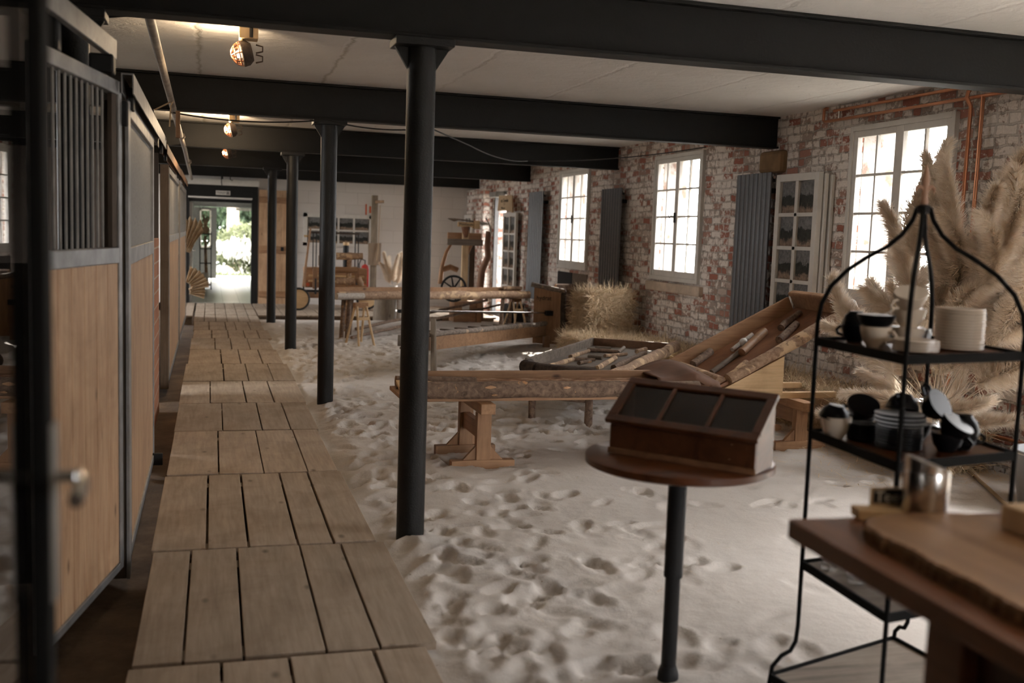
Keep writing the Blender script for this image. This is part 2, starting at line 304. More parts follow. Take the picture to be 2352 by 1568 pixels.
# ------------------------------------------------------------------ mesh helper
class MB:
    def __init__(s): s.v = []; s.f = []; s.M = None
    def add(s, vs, fs):
        o = len(s.v)
        if s.M is not None: vs = [tuple(s.M @ Vector(p)) for p in vs]
        s.v += [tuple(p) for p in vs]; s.f += [tuple(i+o for i in f) for f in fs]; return s
    def box(s, x0, x1, y0, y1, z0, z1):
        vs = [(x, y, z) for z in (z0, z1) for y in (y0, y1) for x in (x0, x1)]
        return s.add(vs, [(0, 2, 3, 1), (4, 5, 7, 6), (0, 1, 5, 4), (2, 6, 7, 3), (0, 4, 6, 2), (1, 3, 7, 5)])
    def cbox(s, c, d, rot=None):
        R = rot if rot is not None else Matrix.Identity(3)
        vs = [tuple(Vector(c)+R @ Vector((x*d[0]/2, y*d[1]/2, z*d[2]/2))) for z in (-1, 1) for y in (-1, 1) for x in (-1, 1)]
        return s.add(vs, [(0, 2, 3, 1), (4, 5, 7, 6), (0, 1, 5, 4), (2, 6, 7, 3), (0, 4, 6, 2), (1, 3, 7, 5)])
    def plank(s, p0, p1, w, t, up=(0, 0, 1)):
        p0, p1 = Vector(p0), Vector(p1); d = (p1-p0); L = d.length; d.normalize(); u = Vector(up)
        side = d.cross(u).normalized(); n = side.cross(d).normalized()
        R = Matrix((d, side, n)).transposed()
        return s.cbox((p0+p1)/2, (L, w, t), R)
    def prism(s, pts, z0, z1):
        n = len(pts); vs = [(x, y, z0) for x, y in pts]+[(x, y, z1) for x, y in pts]
        fs = [tuple(range(n-1, -1, -1)), tuple(range(n, 2*n))]+[(i, (i+1) % n, n+(i+1) % n, n+i) for i in range(n)]
        return s.add(vs, fs)
    def poly(s, pts, off):
        n = len(pts); o = Vector(off); vs = [tuple(p) for p in pts]+[tuple(Vector(p)+o) for p in pts]
        return s.add(vs, [tuple(range(n-1, -1, -1)), tuple(range(n, 2*n))]+[(i, (i+1) % n, n+(i+1) % n, n+i) for i in range(n)])
    def tube(s, path, r, n=10, cap=True, wob=0, seed=0, flat=1.0):
        path = [Vector(p) for p in path]; k = len(path); rs = r if isinstance(r, (list, tuple)) else [r]*k
        vs = []; prev = None
        for i, p in enumerate(path):
            d = (path[min(i+1, k-1)]-path[max(i-1, 0)]).normalized()
            if prev is None:
                a = Vector((0, 0, 1)) if abs(d.z) < .9 else Vector((1, 0, 0))
                u = d.cross(a).normalized()
            else: u = (prev-d*prev.dot(d)).normalized()
            prev = u; w = d.cross(u)
            for j in range(n):
                t = 2*PI*j/n; rr = rs[i]
                if wob: rr *= 1+wob*mnoise.noise(Vector((p.x*4+math.cos(t)+seed, p.y*4+math.sin(t), p.z*4+seed*1.7)))
                vs.append(tuple(p+u*math.cos(t)*rr+w*math.sin(t)*rr*flat))
        fs = [(i*n+j, i*n+(j+1) % n, (i+1)*n+(j+1) % n, (i+1)*n+j) for i in range(k-1) for j in range(n)]
        if cap: fs += [tuple(range(n-1, -1, -1)), tuple((k-1)*n+j for j in range(n))]
        return s.add(vs, fs)
    def log(s, p0, p1, r0, r1=None, n=14, wob=.18, bend=.0, seed=0, seg=None, flat=1.0):
        p0, p1 = Vector(p0), Vector(p1); r1 = r0 if r1 is None else r1
        L = (p1-p0).length; k = seg or max(3, min(30, int(L/.07)))
        side = (p1-p0).cross(Vector((0, 0, 1)))
        side = side.normalized() if side.length > 1e-4 else Vector((1, 0, 0))
        pts = []; rs = []
        for i in range(k+1):
            t = i/k; nz = mnoise.noise(Vector((seed*3.1+t*L*2.2, seed, 0)))
            nz2 = mnoise.noise(Vector((seed*1.3+t*L*2.2, seed+9, 5)))
            pts.append(p0.lerp(p1, t)+side*nz*bend+Vector((0, 0, 1))*nz2*bend); rs.append(r0+(r1-r0)*t)
        return s.tube(pts, rs, n, True, wob, seed, flat)
    def lathe(s, prof, c=(0, 0, 0), n=32, tilt=None):
        vs = []; k = len(prof); c = Vector(c); T = tilt if tilt is not None else Matrix.Identity(3)
        for r, z in prof:
            for j in range(n):
                t = 2*PI*j/n; vs.append(tuple(c+T @ Vector((r*math.cos(t), r*math.sin(t), z))))
        fs = [(i*n+j, i*n+(j+1) % n, (i+1)*n+(j+1) % n, (i+1)*n+j) for i in range(k-1) for j in range(n)]
        return s.add(vs, fs+[tuple(range(n-1, -1, -1)), tuple((k-1)*n+j for j in range(n))])
    def build(s, name, material, parent=None, smooth=False, bevel=0, seg=2):
        me = bpy.data.meshes.new(name)
        off = Vector(parent_pos.get(parent.name, (0, 0, 0))) if parent else Vector((0, 0, 0))
        if not parent:
            xs = np.array(s.v); off = Vector(((xs[:, 0].min()+xs[:, 0].max())/2, (xs[:, 1].min()+xs[:, 1].max())/2, xs[:, 2].min()))
        me.from_pydata([tuple(Vector(p)-off) for p in s.v], [], s.f); me.update()
        ob = bpy.data.objects.new(name, me); C.objects.link(ob); me.materials.append(material)
        if parent: ob.parent = parent; parent_pos[ob.name] = tuple(off)
        else: ob.location = off; parent_pos[ob.name] = tuple(off)
        if smooth:
            me.polygons.foreach_set('use_smooth', [True]*len(me.polygons))
            try: me.set_sharp_from_angle(angle=math.radians(40))
            except Exception: pass
        if bevel:
            b = ob.modifiers.new('b', 'BEVEL'); b.width = bevel; b.segments = seg; b.limit_method = 'ANGLE'; b.angle_limit = math.radians(35)
        return ob
parent_pos = {}
def T(name, label, cat, loc=(0, 0, 0), group=None):
    o = bpy.data.objects.new(name, None); C.objects.link(o); o.location = loc; o.empty_display_size = .1
    parent_pos[o.name] = tuple(loc); o['label'] = label; o['category'] = cat
    if group: o['group'] = group
    return o
def tag(o, label, cat, group=None, kind=None):
    o['label'] = label; o['category'] = cat
    if group: o['group'] = group
    if kind: o['kind'] = kind
    return o
def S(o, label=None, cat=None):
    o['kind'] = 'structure'
    if label: o['label'] = label
    if cat: o['category'] = cat
    return o
def dup(root, loc, rot=None, label=None, group=None, scale=None):
    r = root.copy(); C.objects.link(r); r.location = loc
    if rot is not None: r.rotation_euler = rot
    if scale: r.scale = scale
    if label: r['label'] = label
    if group: r['group'] = group
    for ch in list(root.children):
        c = ch.copy(); C.objects.link(c); c.parent = r
        for g in list(ch.children):
            d = g.copy(); C.objects.link(d); d.parent = c
    return r
def text(name, s, size, material, loc, rot, parent=None, ext=.0008, align='CENTER'):
    cu = bpy.data.curves.new(name, 'FONT'); cu.body = s; cu.size = size; cu.extrude = ext; cu.align_x = align; cu.align_y = 'CENTER'
    tmp = bpy.data.objects.new(name+'_tmp', cu); C.objects.link(tmp); bpy.context.view_layer.update()
    dg = bpy.context.evaluated_depsgraph_get(); me = bpy.data.meshes.new_from_object(tmp.evaluated_get(dg))
    bpy.data.objects.remove(tmp); me.name = name
    o = bpy.data.objects.new(name, me); C.objects.link(o); me.materials.clear(); me.materials.append(material)
    off = Vector(parent_pos.get(parent.name, (0, 0, 0))) if parent else Vector((0, 0, 0))
    R = rot if isinstance(rot, Matrix) else Euler(rot).to_matrix()
    o.matrix_basis = Matrix.Translation(Vector(loc)-off) @ R.to_4x4()
    if parent: o.parent = parent
    return o
def rotz(a, c=(0, 0, 0)):
    return Matrix.Translation(c) @ Matrix.Rotation(a, 4, 'Z') @ Matrix.Translation(-Vector(c))
# ================================================================== ROOM SHELL
XW, YB, ZC = 5.4, 21.4, 2.8
WT = .42
# right wall with openings
BIG = [(2.3, 4.75)]   # unseen glazed doors beside the camera, added for more daylight
WIN = [(6.63, 7.96), (10.78, 12.12), (14.48, 15.82)]
WZ0, WZ1 = 1.06, 2.59
DOOR = (19.0, 19.95, .0, 2.38)
b = MB(); ys = [-3.6]
ops = [(a, c, .03, 2.55) for a, c in BIG]+[(a, c, WZ0, WZ1) for a, c in WIN]+[DOOR]
y = -3.6
for a, c, z0, z1 in ops:
    b.box(XW, XW+WT, y, a, -.2, ZC)
    if z0 > 0: b.box(XW, XW+WT, a, c, -.2, z0)
    b.box(XW, XW+WT, a, c, z1, ZC); y = c
b.box(XW, XW+WT, y, YB+.3, -.2, ZC)
S(b.build('wall_right', M['brick']))
# back wall with door opening
b = MB()
b.box(-3.6, -.42, YB, YB+.25, -.2, ZC); b.box(-.42, .86, YB, YB+.25, 2.06, ZC); b.box(.86, XW, YB, YB+.25, -.2, ZC)
S(b.build('wall_back', M['block']))
SIDE2 = (8.7, 10.2, 1.0, 2.5)   # unseen opening added behind the open stall to light the right wall
b = MB(); b.box(-3.85, -3.6, -3.6, SIDE2[0], -.2, ZC); b.box(-3.85, -3.6, SIDE2[1], 18.7, -.2, ZC); b.box(-3.85, -3.6, SIDE2[0], SIDE2[1], -.2, SIDE2[2]); b.box(-3.85, -3.6, SIDE2[0], SIDE2[1], SIDE2[3], ZC); b.box(-3.85, -3.6, 21.1, YB+.25, -.2, ZC); b.box(-3.85, -3.6, 18.7, 21.1, -.2, .7); b.box(-3.85, -3.6, 18.7, 21.1, 2.5, ZC); S(b.build('wall_left', M['dark']))
SIDE = (18.7, 21.1, .7, 2.5)   # unseen opening added past the last stall to brighten the back wall
FO = (3.4, 4.9, .05, 2.2)   # unseen glazing behind the camera, added as extra frontal daylight
b = MB(); b.box(-3.85, FO[0], -3.85, -3.6, -.2, ZC); b.box(FO[1], XW+WT, -3.85, -3.6, -.2, ZC); b.box(FO[0], FO[1], -3.85, -3.6, FO[3], ZC); b.box(FO[0], FO[1], -3.85, -3.6, -.2, FO[2])
S(b.build('wall_front', M['block']))
t = T('window_9', 'unseen glazed front added behind the camera to let daylight in', 'window', (2.1, -3.7, .05)); t['kind'] = 'structure'
b = MB()
for x in (FO[0], 4.15, FO[1]-.06): b.box(x, x+.06, -3.76, -3.70, FO[2], FO[3])
b.box(FO[0], FO[1], -3.76, -3.70, FO[2], FO[2]+.06); b.box(FO[0], FO[1], -3.76, -3.70, FO[3]-.06, FO[3]); b.build('frame', M['white'], t)
MB().box(FO[0], FO[1], -3.732, -3.728, FO[2], FO[3]).build('glass', M['glass'], t)
S(MB().box(-3.85, XW+WT, -3.85, YB+.25, ZC, ZC+.15).build('ceiling', M['ceiling']))
S(MB().box(-3.85, XW+WT, -3.85, YB, -.3, -.16).build('floor', M['dirt']))
# sand -------------------------------------------------------------
def vn(x, y, s, seed):
    r = np.random.RandomState(seed); G = r.rand(64, 64)
    u = x/s+17.3; v = y/s+5.7; iu = np.floor(u).astype(int); iv = np.floor(v).astype(int); fu = u-iu; fv = v-iv
    fu = fu*fu*(3-2*fu); fv = fv*fv*(3-2*fv)
    g = lambda a, b_: G[a % 64, b_ % 64]
    return (g(iu, iv)*(1-fu)+g(iu+1, iv)*fu)*(1-fv)+(g(iu, iv+1)*(1-fu)+g(iu+1, iv+1)*fu)*fv
dx = .0235
X = np.arange(.66, XW-.005, dx); Y = np.concatenate([np.arange(.2, 9.5, dx), np.arange(9.5, 18.3, .034)])
GX, GY = np.meshgrid(X, Y)
def rough_mask(x, y):
    m = np.clip((2.6-x)/1.2, 0, 1)*np.clip((y-2.0)/1.5, 0, 1)
    m = np.maximum(m, np.clip((y-6.2)/1.5, 0, 1)*.8)
    m = np.maximum(m, .12)
    return m*np.clip((15.5-y)/3+.45, .3, 1)
RM = rough_mask(GX, GY)
H = (vn(GX, GY, .9, 1)-.5)*.04+(vn(GX, GY, .30, 2)-.5)*.022*RM+(vn(GX+.4*vn(GX, GY, .4, 5), GY, .11, 3)-.5)*.014*RM+(vn(GX, GY, .05, 4)-.5)*.006*(.3+RM)
rs = np.random.RandomState(11)
for k in range(3600):
    px = rs.uniform(.85, XW-.2); py = rs.uniform(.4, 17.8)
    mm = float(rough_mask(np.array([px]), np.array([py]))[0])
    if rs.rand() > mm*.95+.02: continue
    a = rs.normal(0, 1.1); L = rs.uniform(.07, .14); W = rs.uniform(.04, .062); dp = rs.uniform(.012, .028)*(.5+.5*mm)*(1.45 if py > 5.8 else 1.05)
    j0, j1 = np.searchsorted(X, px-.3), np.searchsorted(X, px+.3); i0, i1 = np.searchsorted(Y, py-.3), np.searchsorted(Y, py+.3)
    gx = GX[i0:i1, j0:j1]-px; gy = GY[i0:i1, j0:j1]-py
    u = gx*math.cos(a)+gy*math.sin(a); v = -gx*math.sin(a)+gy*math.cos(a)
    q = np.sqrt((v/L)**2+(u/W)**2)
    H[i0:i1, j0:j1] += -dp*np.clip(1.25-q**4, 0, 1)*(.75+.25*np.sign(v)*np.minimum(np.abs(v)/L, 1))+dp*.22*np.exp(-((q-1.22)/.2)**2)
H = np.clip(H, -.08, .05)-.010
edge = np.clip((GX-.80-(vn(GX, GY, .5, 8)-.5)*.14)/.16, 0, 1)
H = H*edge+(-.055)*(1-edge)
far = np.clip((17.9+(vn(GX, GY, .6, 9)-.5)*.6-GY)/.3, 0, 1); H = H*far-.05*(1-far)
for cx, cy in ((1.0, 5.142), (.998, 9.28), (.995, 13.46), (.95, 17.1)):
    H += .02*np.exp(-((np.hypot(GX-cx, GY-cy)-.12)/.07)**2)
H = np.maximum(H, -.105)
ny, nx = GX.shape
vs = np.stack([GX.ravel(), GY.ravel(), H.ravel()], 1)
I = np.arange(ny*nx).reshape(ny, nx); fs = np.stack([I[:-1, :-1], I[:-1, 1:], I[1:, 1:], I[1:, :-1]], -1).reshape(-1, 4)
def npmesh(name, vs, fs, material, smooth=True):
    me = bpy.data.meshes.new(name); me.vertices.add(len(vs)); me.vertices.foreach_set('co', np.asarray(vs, dtype=np.float32).ravel())
    fs = np.asarray(fs); k = fs.shape[1]
    me.loops.add(fs.size); me.loops.foreach_set('vertex_index', fs.astype(np.int32).ravel())
    me.polygons.add(len(fs)); me.polygons.foreach_set('loop_start', np.arange(0, fs.size, k, dtype=np.int32))
    try: me.polygons.foreach_set('loop_total', np.full(len(fs), k, dtype=np.int32))
    except Exception: pass
    if smooth: me.polygons.foreach_set('use_smooth', np.ones(len(fs), dtype=bool))
    me.update(); me.validate(); me.materials.append(material)
    o = bpy.data.objects.new(name, me); C.objects.link(o); return o
def sand_z(x, y):
    j = min(max(int((x-X[0])/dx), 0), nx-1); i = min(np.searchsorted(Y, y), ny-1); return float(H[i, j])
tag(npmesh('sand', vs, fs, M['sand']), 'trodden white sand covering the hall floor beside the walkway', 'sand', kind='stuff')

# beams ------------------------------------------------------------
ord_ = ['nearest', 'second', 'third', 'fourth', 'fifth and farthest']
for i, (by, w) in enumerate(((5.142, .15), (9.28, .14), (13.46, .14), (17.55, .14), (21.15, .14))):
    b = MB(); z0, z1 = 2.492, 2.8
    b.box(-3.6, XW+.0, by-w/2, by+w/2, z0, z0+.018); b.box(-3.6, XW, by-w/2, by+w/2, z1-.02, z1-.001); b.box(-3.6, XW, by-.03, by+.03, z0+.018, z1-.02)
    o = b.build('steel_beam', M['beam'], bevel=.003)
    tag(o, 'black steel ceiling beam, %s from the camera, on top of the columns' % ord_[i] if i < 4 else 'black steel ceiling beam close to the white back wall', 'beam', 'steel ceiling beams')
    o = MB().box(XW-.04, XW+.0, by-.16, by+.16, z0-.14, z0-.004)
# columns ----------------------------------------------------------
def column(x, y, label, r=.0715):
    t = T('iron_column', label, 'column', (x, y, 0), 'round iron columns')
    MB().tube([(x, y, -.15), (x, y, 2.45)], r, 28).build('shaft', M['column'], t, True)
    b = MB(); b.box(x-.145, x+.145, y-.1, y+.1, 2.452, 2.491); b.build('head_plate', M['column'], t, bevel=.004)
    for s in (-1, 1):
        g = MB(); g.poly([(x+s*(r-.005), y-.012, 2.45), (x+s*.135, y-.012, 2.45), (x+s*.12, y-.012, 2.425), (x+s*(r-.005), y-.012, 2.34)], (0, .024, 0)); g.build('gusset', M['column'], t)
    return t
column(1.0, 5.142, 'black iron column nearest the camera, standing in sand beside the walkway')
column(.998, 9.28, 'second black iron column from the camera, at the walkway edge')
column(.995, 13.46, 'third black iron column from the camera, at the walkway edge')
column(.95, 17.12, 'fourth and thinnest looking black iron column, near the toilet door')
column(-.60, 5.142, 'black iron column behind the barred stable door at upper left')
column(-.60, 9.28, 'black iron column among the stalls, its bracket beside the twine on the pipe')

# windows ----------------------------------------------------------
def casement(parent, x, ya, yb, z0, z1, fw=.055, mw=.022, th=.045, rows=4, cols=2, name='casement', gl='glass', ofx=0):
    b = MB(); X0, X1 = x, x+th
    b.box(X0, X1, ya, ya+fw, z0, z1); b.box(X0, X1, yb-fw, yb, z0, z1); b.box(X0, X1, ya+fw, yb-fw, z0, z0+fw*1.35); b.box(X0, X1, ya+fw, yb-fw, z1-fw, z1)
    iw = yb-ya-2*fw; ih = z1-z0-fw*2.35; zb = z0+fw*1.35
    for i in range(1, cols): b.box(X0+.008, X1-.004, ya+fw+iw*i/cols-mw/2, ya+fw+iw*i/cols+mw/2, zb, z1-fw)
    for j in range(1, rows): b.box(X0+.006, X1-.006, ya+fw, yb-fw, zb+ih*j/rows-mw/2, zb+ih*j/rows+mw/2)
    c = b.build(name, M['white'], parent, bevel=.003)
    if gl:
        g = MB(); g.box(x+th*.5, x+th*.5+.004, ya+fw*.8, yb-fw*.8, z0+fw, z1-fw*.8); g.build(gl, M['glass'], c)
    return c
def window(n, y0, y1, label):
    t = T('window_%d' % n, label, 'window', (XW, (y0+y1)/2, WZ0)); t['kind'] = 'structure'
    f = MB(); x = XW-.02
    for (a, c_, e, g) in ((y0, y0+.04, WZ0, WZ1), (y1-.04, y1, WZ0, WZ1)): f.box(x-.02, x+.08, a, c_, e, g)
    f.box(x-.02, x+.08, y0+.04, y1-.04, WZ0, WZ0+.05); f.box(x-.02, x+.08, y0+.04, y1-.04, WZ1-.045, WZ1)
    f.build('frame', M['white'], t, bevel=.003)
    ym = (y0+y1)/2
    casement(t, x-.012, y0+.04, ym+.0, WZ0+.05, WZ1-.045); casement(t, x-.004, ym+.002, y1-.04, WZ0+.05, WZ1-.045)
    h = MB(); zc = (WZ0+WZ1)/2+.0
    h.box(x-.03, x-.012, ym-.012, ym+.016, zc-.06, zc+.06); h.tube([(x-.028, ym, zc+.01), (x-.06, ym+.03, zc+.015), (x-.055, ym+.07, zc), (x-.05, ym+.11, zc+.02)], .008, 8)
    h.build('latch', M['black'], t, True)
    # masonry jamb lining seen through the panes
    r = MB(); r.box(XW+.1, XW+WT, y0, y0+.006, WZ0, WZ1); r.box(XW+.1, XW+WT, y1-.006, y1, WZ0, WZ1); r.box(XW+.1, XW+WT+.05, y0, y1, WZ0, WZ0+.02)
    r.build('reveal', M['reveal'], t)
m, nt, bb = mat('whitewashed_reveal'); v = coords(nt)
c = ramp(nt, noise(nt, v, 5, 6, .65), [(.33, (.17, .10, .065)), (.42, (.33, .30, .27)), (.6, (.42, .39, .36))]); nt.links.new(c, bb.inputs['Base Color']); bump(nt, bb, noise(nt, v, 12, 5), .5, .02)
M['reveal'] = m
for i, (a, c) in enumerate(WIN):
    window(i+1, a, c, ['large white casement window behind the pampas grass and shelf rack', 'white casement window between two tall radiators', 'farthest white casement window, above the upright hay bale'][i])
tag(MB().box(XW-.06, XW+.01, 10.68, 12.2, .92, 1.035).build('window_sill', M['stone'], bevel=.015), 'pale worn stone sill slab below the white window between two radiators', 'sill')
for k, (a, c) in enumerate(BIG):
    t = T('window_%d' % (k+5), 'unseen glazed door pair added beside the camera to let daylight in', 'window', (XW, (a+c)/2, .03)); t['kind'] = 'structure'
    b = MB()
    for y in (a, (a+c)/2-.04, c-.07): b.box(XW+.05, XW+.12, y, y+.07, .03, 2.55)
    b.box(XW+.05, XW+.12, a, c, .03, .12); b.box(XW+.05, XW+.12, a, c, 2.48, 2.55); b.build('frame', M['white'], t)
    MB().box(XW+.084, XW+.088, a, c, .1, 2.5).build('glass', M['glass'], t)
# tall glazed side door
t = T('door_2', 'tall grey framed glass door in the brick wall near the far corner', 'door', (XW, 19.4, 0)); t['kind'] = 'structure'
b = MB(); y0, y1, z1 = DOOR[0], DOOR[1], DOOR[3]
b.box(XW+.02, XW+.1, y0, y0+.06, 0, z1); b.box(XW+.02, XW+.1, y1-.06, y1, 0, z1); b.box(XW+.02, XW+.1, y0, y1, z1-.06, z1); b.box(XW+.02, XW+.1, y0, y1, -.05, .03)
b.build('frame', M['greyframe'], t)
MB().box(XW+.055, XW+.062, y0+.06, y1-.06, .03, z1-.06).build('glass', M['glass'], t)
MB().box(XW-.16, XW+.02, 19.2, 19.7, 2.27, 2.37).build('door_closer', M['galv_dull'], t)
tag(MB().box(5.2, XW-.001, 20.0, 21.38, 0, 2.45).build('brick_pier', M['brick'], bevel=.02), 'brick pier in the far right corner beside the glass door', 'pier')
# niche below farthest window
tag(MB().box(XW-.014, XW-.001, 14.45, 15.1, .05, 1.0).build('brown_render_patch', M['stone'].copy()), 'brown plastered panel under the farthest window behind the hay', 'panel')
bpy.data.objects['brown_render_patch'].data.materials[0] = plain('brown_render', (.13, .10, .075), .9)
tag(MB().box(XW-.014, XW-.001, 15.12, 15.8, .05, 1.0).build('niche_shade_panel', M['dark']), 'flat dark panel painted as the shade of a recess above the firewood', 'recess')  # flat near-black panel, the recess shade is put into its colour

# radiators --------------------------------------------------------
def radiator(y0, y1, z0, z1, label):
    t = T('radiator', label, 'radiator', (XW-.05, (y0+y1)/2, z0), 'tall anthracite radiators')
    n = 8; w = (y1-y0)/n; b = MB()
    for i in range(n):
        a = y0+i*w+.004; c = a+w-.008; x0 = XW-.135
        pts = [(x0+.012, a), (x0, a+w*.25), (x0, c-w*.25), (x0+.012, c), (x0+.028, c), (x0+.028, a)]
        b.prism(pts[::-1], z0, z1)
    b.build('fins', M['radiator'], t, bevel=.002)
    g = MB(); g.box(XW-.106, XW-.07, y0+.01, y1-.01, z0+.04, z0+.09); g.box(XW-.106, XW-.07, y0+.01, y1-.01, z1-.09, z1-.04)
    for yy in (y0+.1, y1-.1): g.box(XW-.07, XW-.002, yy-.02, yy+.02, z1-.2, z1-.15); g.box(XW-.07, XW-.002, yy-.02, yy+.02, z0+.2, z0+.25)
    g.build('back_bracket', M['black'], t)
    v = MB(); v.tube([(XW-.07, y1-.06, z0+.04), (XW-.07, y1-.06, z0-.08), (XW-.03, y1-.06, z0-.1)], .014, 10); v.tube([(XW-.1, y1-.06, z0-.04), (XW-.16, y1-.06, z0-.04)], .028, 14)
    v.build('valve', M['white'], t, True)
    for yy in (y0+.05,): MB().tube([(XW-.09, yy-.04, z1-.05), (XW-.09, yy-.055, z1-.05)], .014, 12).build('plug', M['steel'], t, True)
radiator(9.11, 9.80, .30, 2.25, 'tall grey radiator left of the white frame of photos')
radiator(12.97, 13.70, .30, 2.23, 'tall grey radiator behind the upright hay bale')
radiator(16.38, 17.17, .48, 2.29, 'tall grey radiator farthest back on the brick wall')

# corbel stone
tag(MB().cbox((XW-.0, 9.25, 2.36), (.16, .42, .22)).build('corbel_stone', plain('ochre_stone', (.22, .13, .06), .9, 0, .6, 15, .35), bevel=.04), 'ochre corbel stone in the brick under the second beam end', 'stone')
# copper pipes -----------------------------------------------------
def pipe(path, r, label, mt='copper', cat='pipe', group=None, name='copper_pipe', n=12):
    return tag(MB().tube(path, r, n).build(name, M[mt], None, True), label, cat, group)
g_ = 'copper heating pipes on the brick wall'
pipe([(XW-.06, 8.2, 2.75), (XW-.06, 6.0, 2.75), (XW-.06, -1, 2.75)], .014, 'upper horizontal copper pipe under the ceiling above the large window', group=g_)
pipe([(XW-.02, 8.36, 2.8), (XW-.06, 8.36, 2.78), (XW-.06, 8.36, 2.68), (XW-.06, 8.33, 2.665), (XW-.06, -1, 2.66)], .014, 'lower horizontal copper pipe just above the large window frame', group=g_)
pipe([(XW-.06, 6.44, 2.75), (XW-.10, 6.44, 2.70), (XW-.11, 6.44, 2.66), (XW-.06, 6.45, 2.6), (XW-.06, 6.46, .28), (XW-.06, 6.4, .25), (XW-.06, -1, .25)], .015, 'left vertical copper pipe right of the large window', group=g_)
pipe([(XW-.06, 6.33, 2.66), (XW-.06, 6.34, .42), (XW-.06, 6.3, .38), (XW-.06, -1, .38)], .015, 'right vertical copper pipe right of the large window', group=g_)
pipe([(XW-.06, 8.12, 2.80), (XW-.06, 8.12, 2.655)], .010, 'small metal pipe clamp holding the two copper pipes at their left end', 'steel', 'clamp', name='pipe_clamp')

# frames with photos -----------------------------------------------
def photo_frame(name, x, y0, y1, z0, z1, rows, cols, label, th=.05, group=None):
    t = T(name, label, 'picture frame', (x, (y0+y1)/2, z0), group)
    fw = .07; mw = .05; b = MB()
    b.box(x, x+th, y0, y0+fw, z0, z1); b.box(x, x+th, y1-fw, y1, z0, z1); b.box(x, x+th, y0+fw, y1-fw, z0, z0+fw); b.box(x, x+th, y0+fw, y1-fw, z1-fw, z1)
    iw = y1-y0-2*fw; ih = z1-z0-2*fw
    for i in range(1, cols): b.box(x+.004, x+th, y0+fw+iw*i/cols-mw/2, y0+fw+iw*i/cols+mw/2, z0+fw, z1-fw)
    for j in range(1, rows): b.box(x+.004, x+th, y0+fw, y1-fw, z0+fw+ih*j/rows-mw/2*.7, z0+fw+ih*j/rows+mw/2*.7)
    f = b.build('frame', M['white'], t, bevel=.003)
    for i in range(cols):
        for j in range(rows):
            ya = y0+fw+iw*i/cols+.01; yb = y0+fw+iw*(i+1)/cols-.01; za = z0+fw+ih*j/rows+.01; zb = z0+fw+ih*(j+1)/rows-.01
            MB().box(x+th*.55, x+th*.55+.004, ya, yb, za, zb).build('photo', M['photo'], t)
    return t
photo_frame('photo_window_frame', XW-.14, 8.25, 8.98, .82, 2.215, 4, 2, 'white old window sash filled with landscape photos, right of the near radiator')
for k in (1, 2):
    b = MB(); x = XW-.14+.045*k+.012
    y0, y1, z0, z1 = 8.25-.03*k, 8.95-.02*k, .75, 2.21-.01*k
    b.box(x, x+.03, y0, y0+.06, z0, z1); b.box(x, x+.03, y1-.06, y1, z0, z1); b.box(x, x+.03, y0+.06, y1-.06, z1-.06, z1); b.box(x, x+.03, y0+.06, y1-.06, z0, z0+.06)
    tag(b.build('window_sash', M['white'], bevel=.003), ['', 'empty white sash directly behind the sash filled with photos', 'empty white sash against the wall, rearmost of the stack'][k], 'window sash')
photo_frame('photo_window_frame', XW-.12, 17.95, 18.8, .55, 1.955, 4, 2, 'narrow white sash with photos beside the tall glass door', .05)
photo_frame('photo_window_frame', 5.13, 20.65, 21.3, .5, 1.935, 4, 2, 'white sash with photos on the brick pier in the far corner', .05)
# cardboard sign
t = T('cardboard_sign', 'tan cardboard sign with faint dark lettering above the far white sash', 'sign', (5.25, 18.4, 2.0))
b = MB(); b.poly([(5.30, 19.12, 2.29), (5.30, 18.25, 2.27), (5.19, 17.8, 1.95), (5.17, 18.05, 1.99), (5.17, 18.75, 1.99)], (-.02, -.004, .0)); b.build('panel', M['card'], t)
Rw = Matrix(((0, 0, -1), (-1, 0, 0), (0, 1, 0)))
text('lettering', 'aus Gewebe', .10, M['ink'], (5.215, 18.5, 2.18), Rw, t); text('lettering', '1 1', .09, M['ink'], (5.2, 18.45, 2.10), Rw, t); text('lettering', 'Muster', .09, M['ink'], (5.165, 18.4, 2.03), Rw, t)

# ================================================================== BACK WALL FITTINGS
t = T('door_1', 'dark framed doorway at the end of the walkway', 'door', (.2, YB, 0)); t['kind'] = 'structure'
b = MB(); b.box(-.60, -.40, YB-.06, YB+.25, -.1, 2.30); b.box(.79, .91, YB-.06, YB+.25, -.1, 2.30); b.box(-.60, .91, YB-.05, YB+.0, 2.10, 2.33); b.box(-.4, .79, YB-.03, YB+.25, 2.0, 2.06)
b.build('frame', M['beam'], t); MB().box(-.42, .80, YB-.07, YB-.0, 2.07, 2.10).build('rail', M['white'], t)
MB().box(-.50, .93, YB-.10, YB, 2.33, 2.45).build('lintel', M['white'], t)
leaf = MB()
for k in range(4): leaf.box(.93+k*.145, .93+k*.145+.143, YB-.06, YB-.02, .0, 2.28)
lf = leaf.build('plank_leaf', M['pine'], t, bevel=.003)
bt = MB(); bt.box(.93, 1.50, YB-.085, YB-.06, 2.02, 2.14); bt.box(.93, 1.50, YB-.085, YB-.06, 1.02, 1.17); bt.box(.93, 1.50, YB-.085, YB-.06, .14, .26); bt.build('batten', M['pinex'], lf, bevel=.004)
MB().box(1.36, 1.42, YB-.10, YB-.085, 1.07, 1.15).build('lock_plate', M['black'], lf)
t = T('toilet_sign', 'small pale TOILET sign with two figures on the black lintel', 'sign', (.2, YB-.06, 2.17))
MB().box(.10, .375, YB-.062, YB-.051, 2.14, 2.225).build('plate', M['white'], t, bevel=.002)
Rb = Matrix(((1, 0, 0), (0, 0, -1), (0, 1, 0)))
text('lettering', 'TOILET', .052, M['ink'], (.205, YB-.063, 2.182), Rb, t)
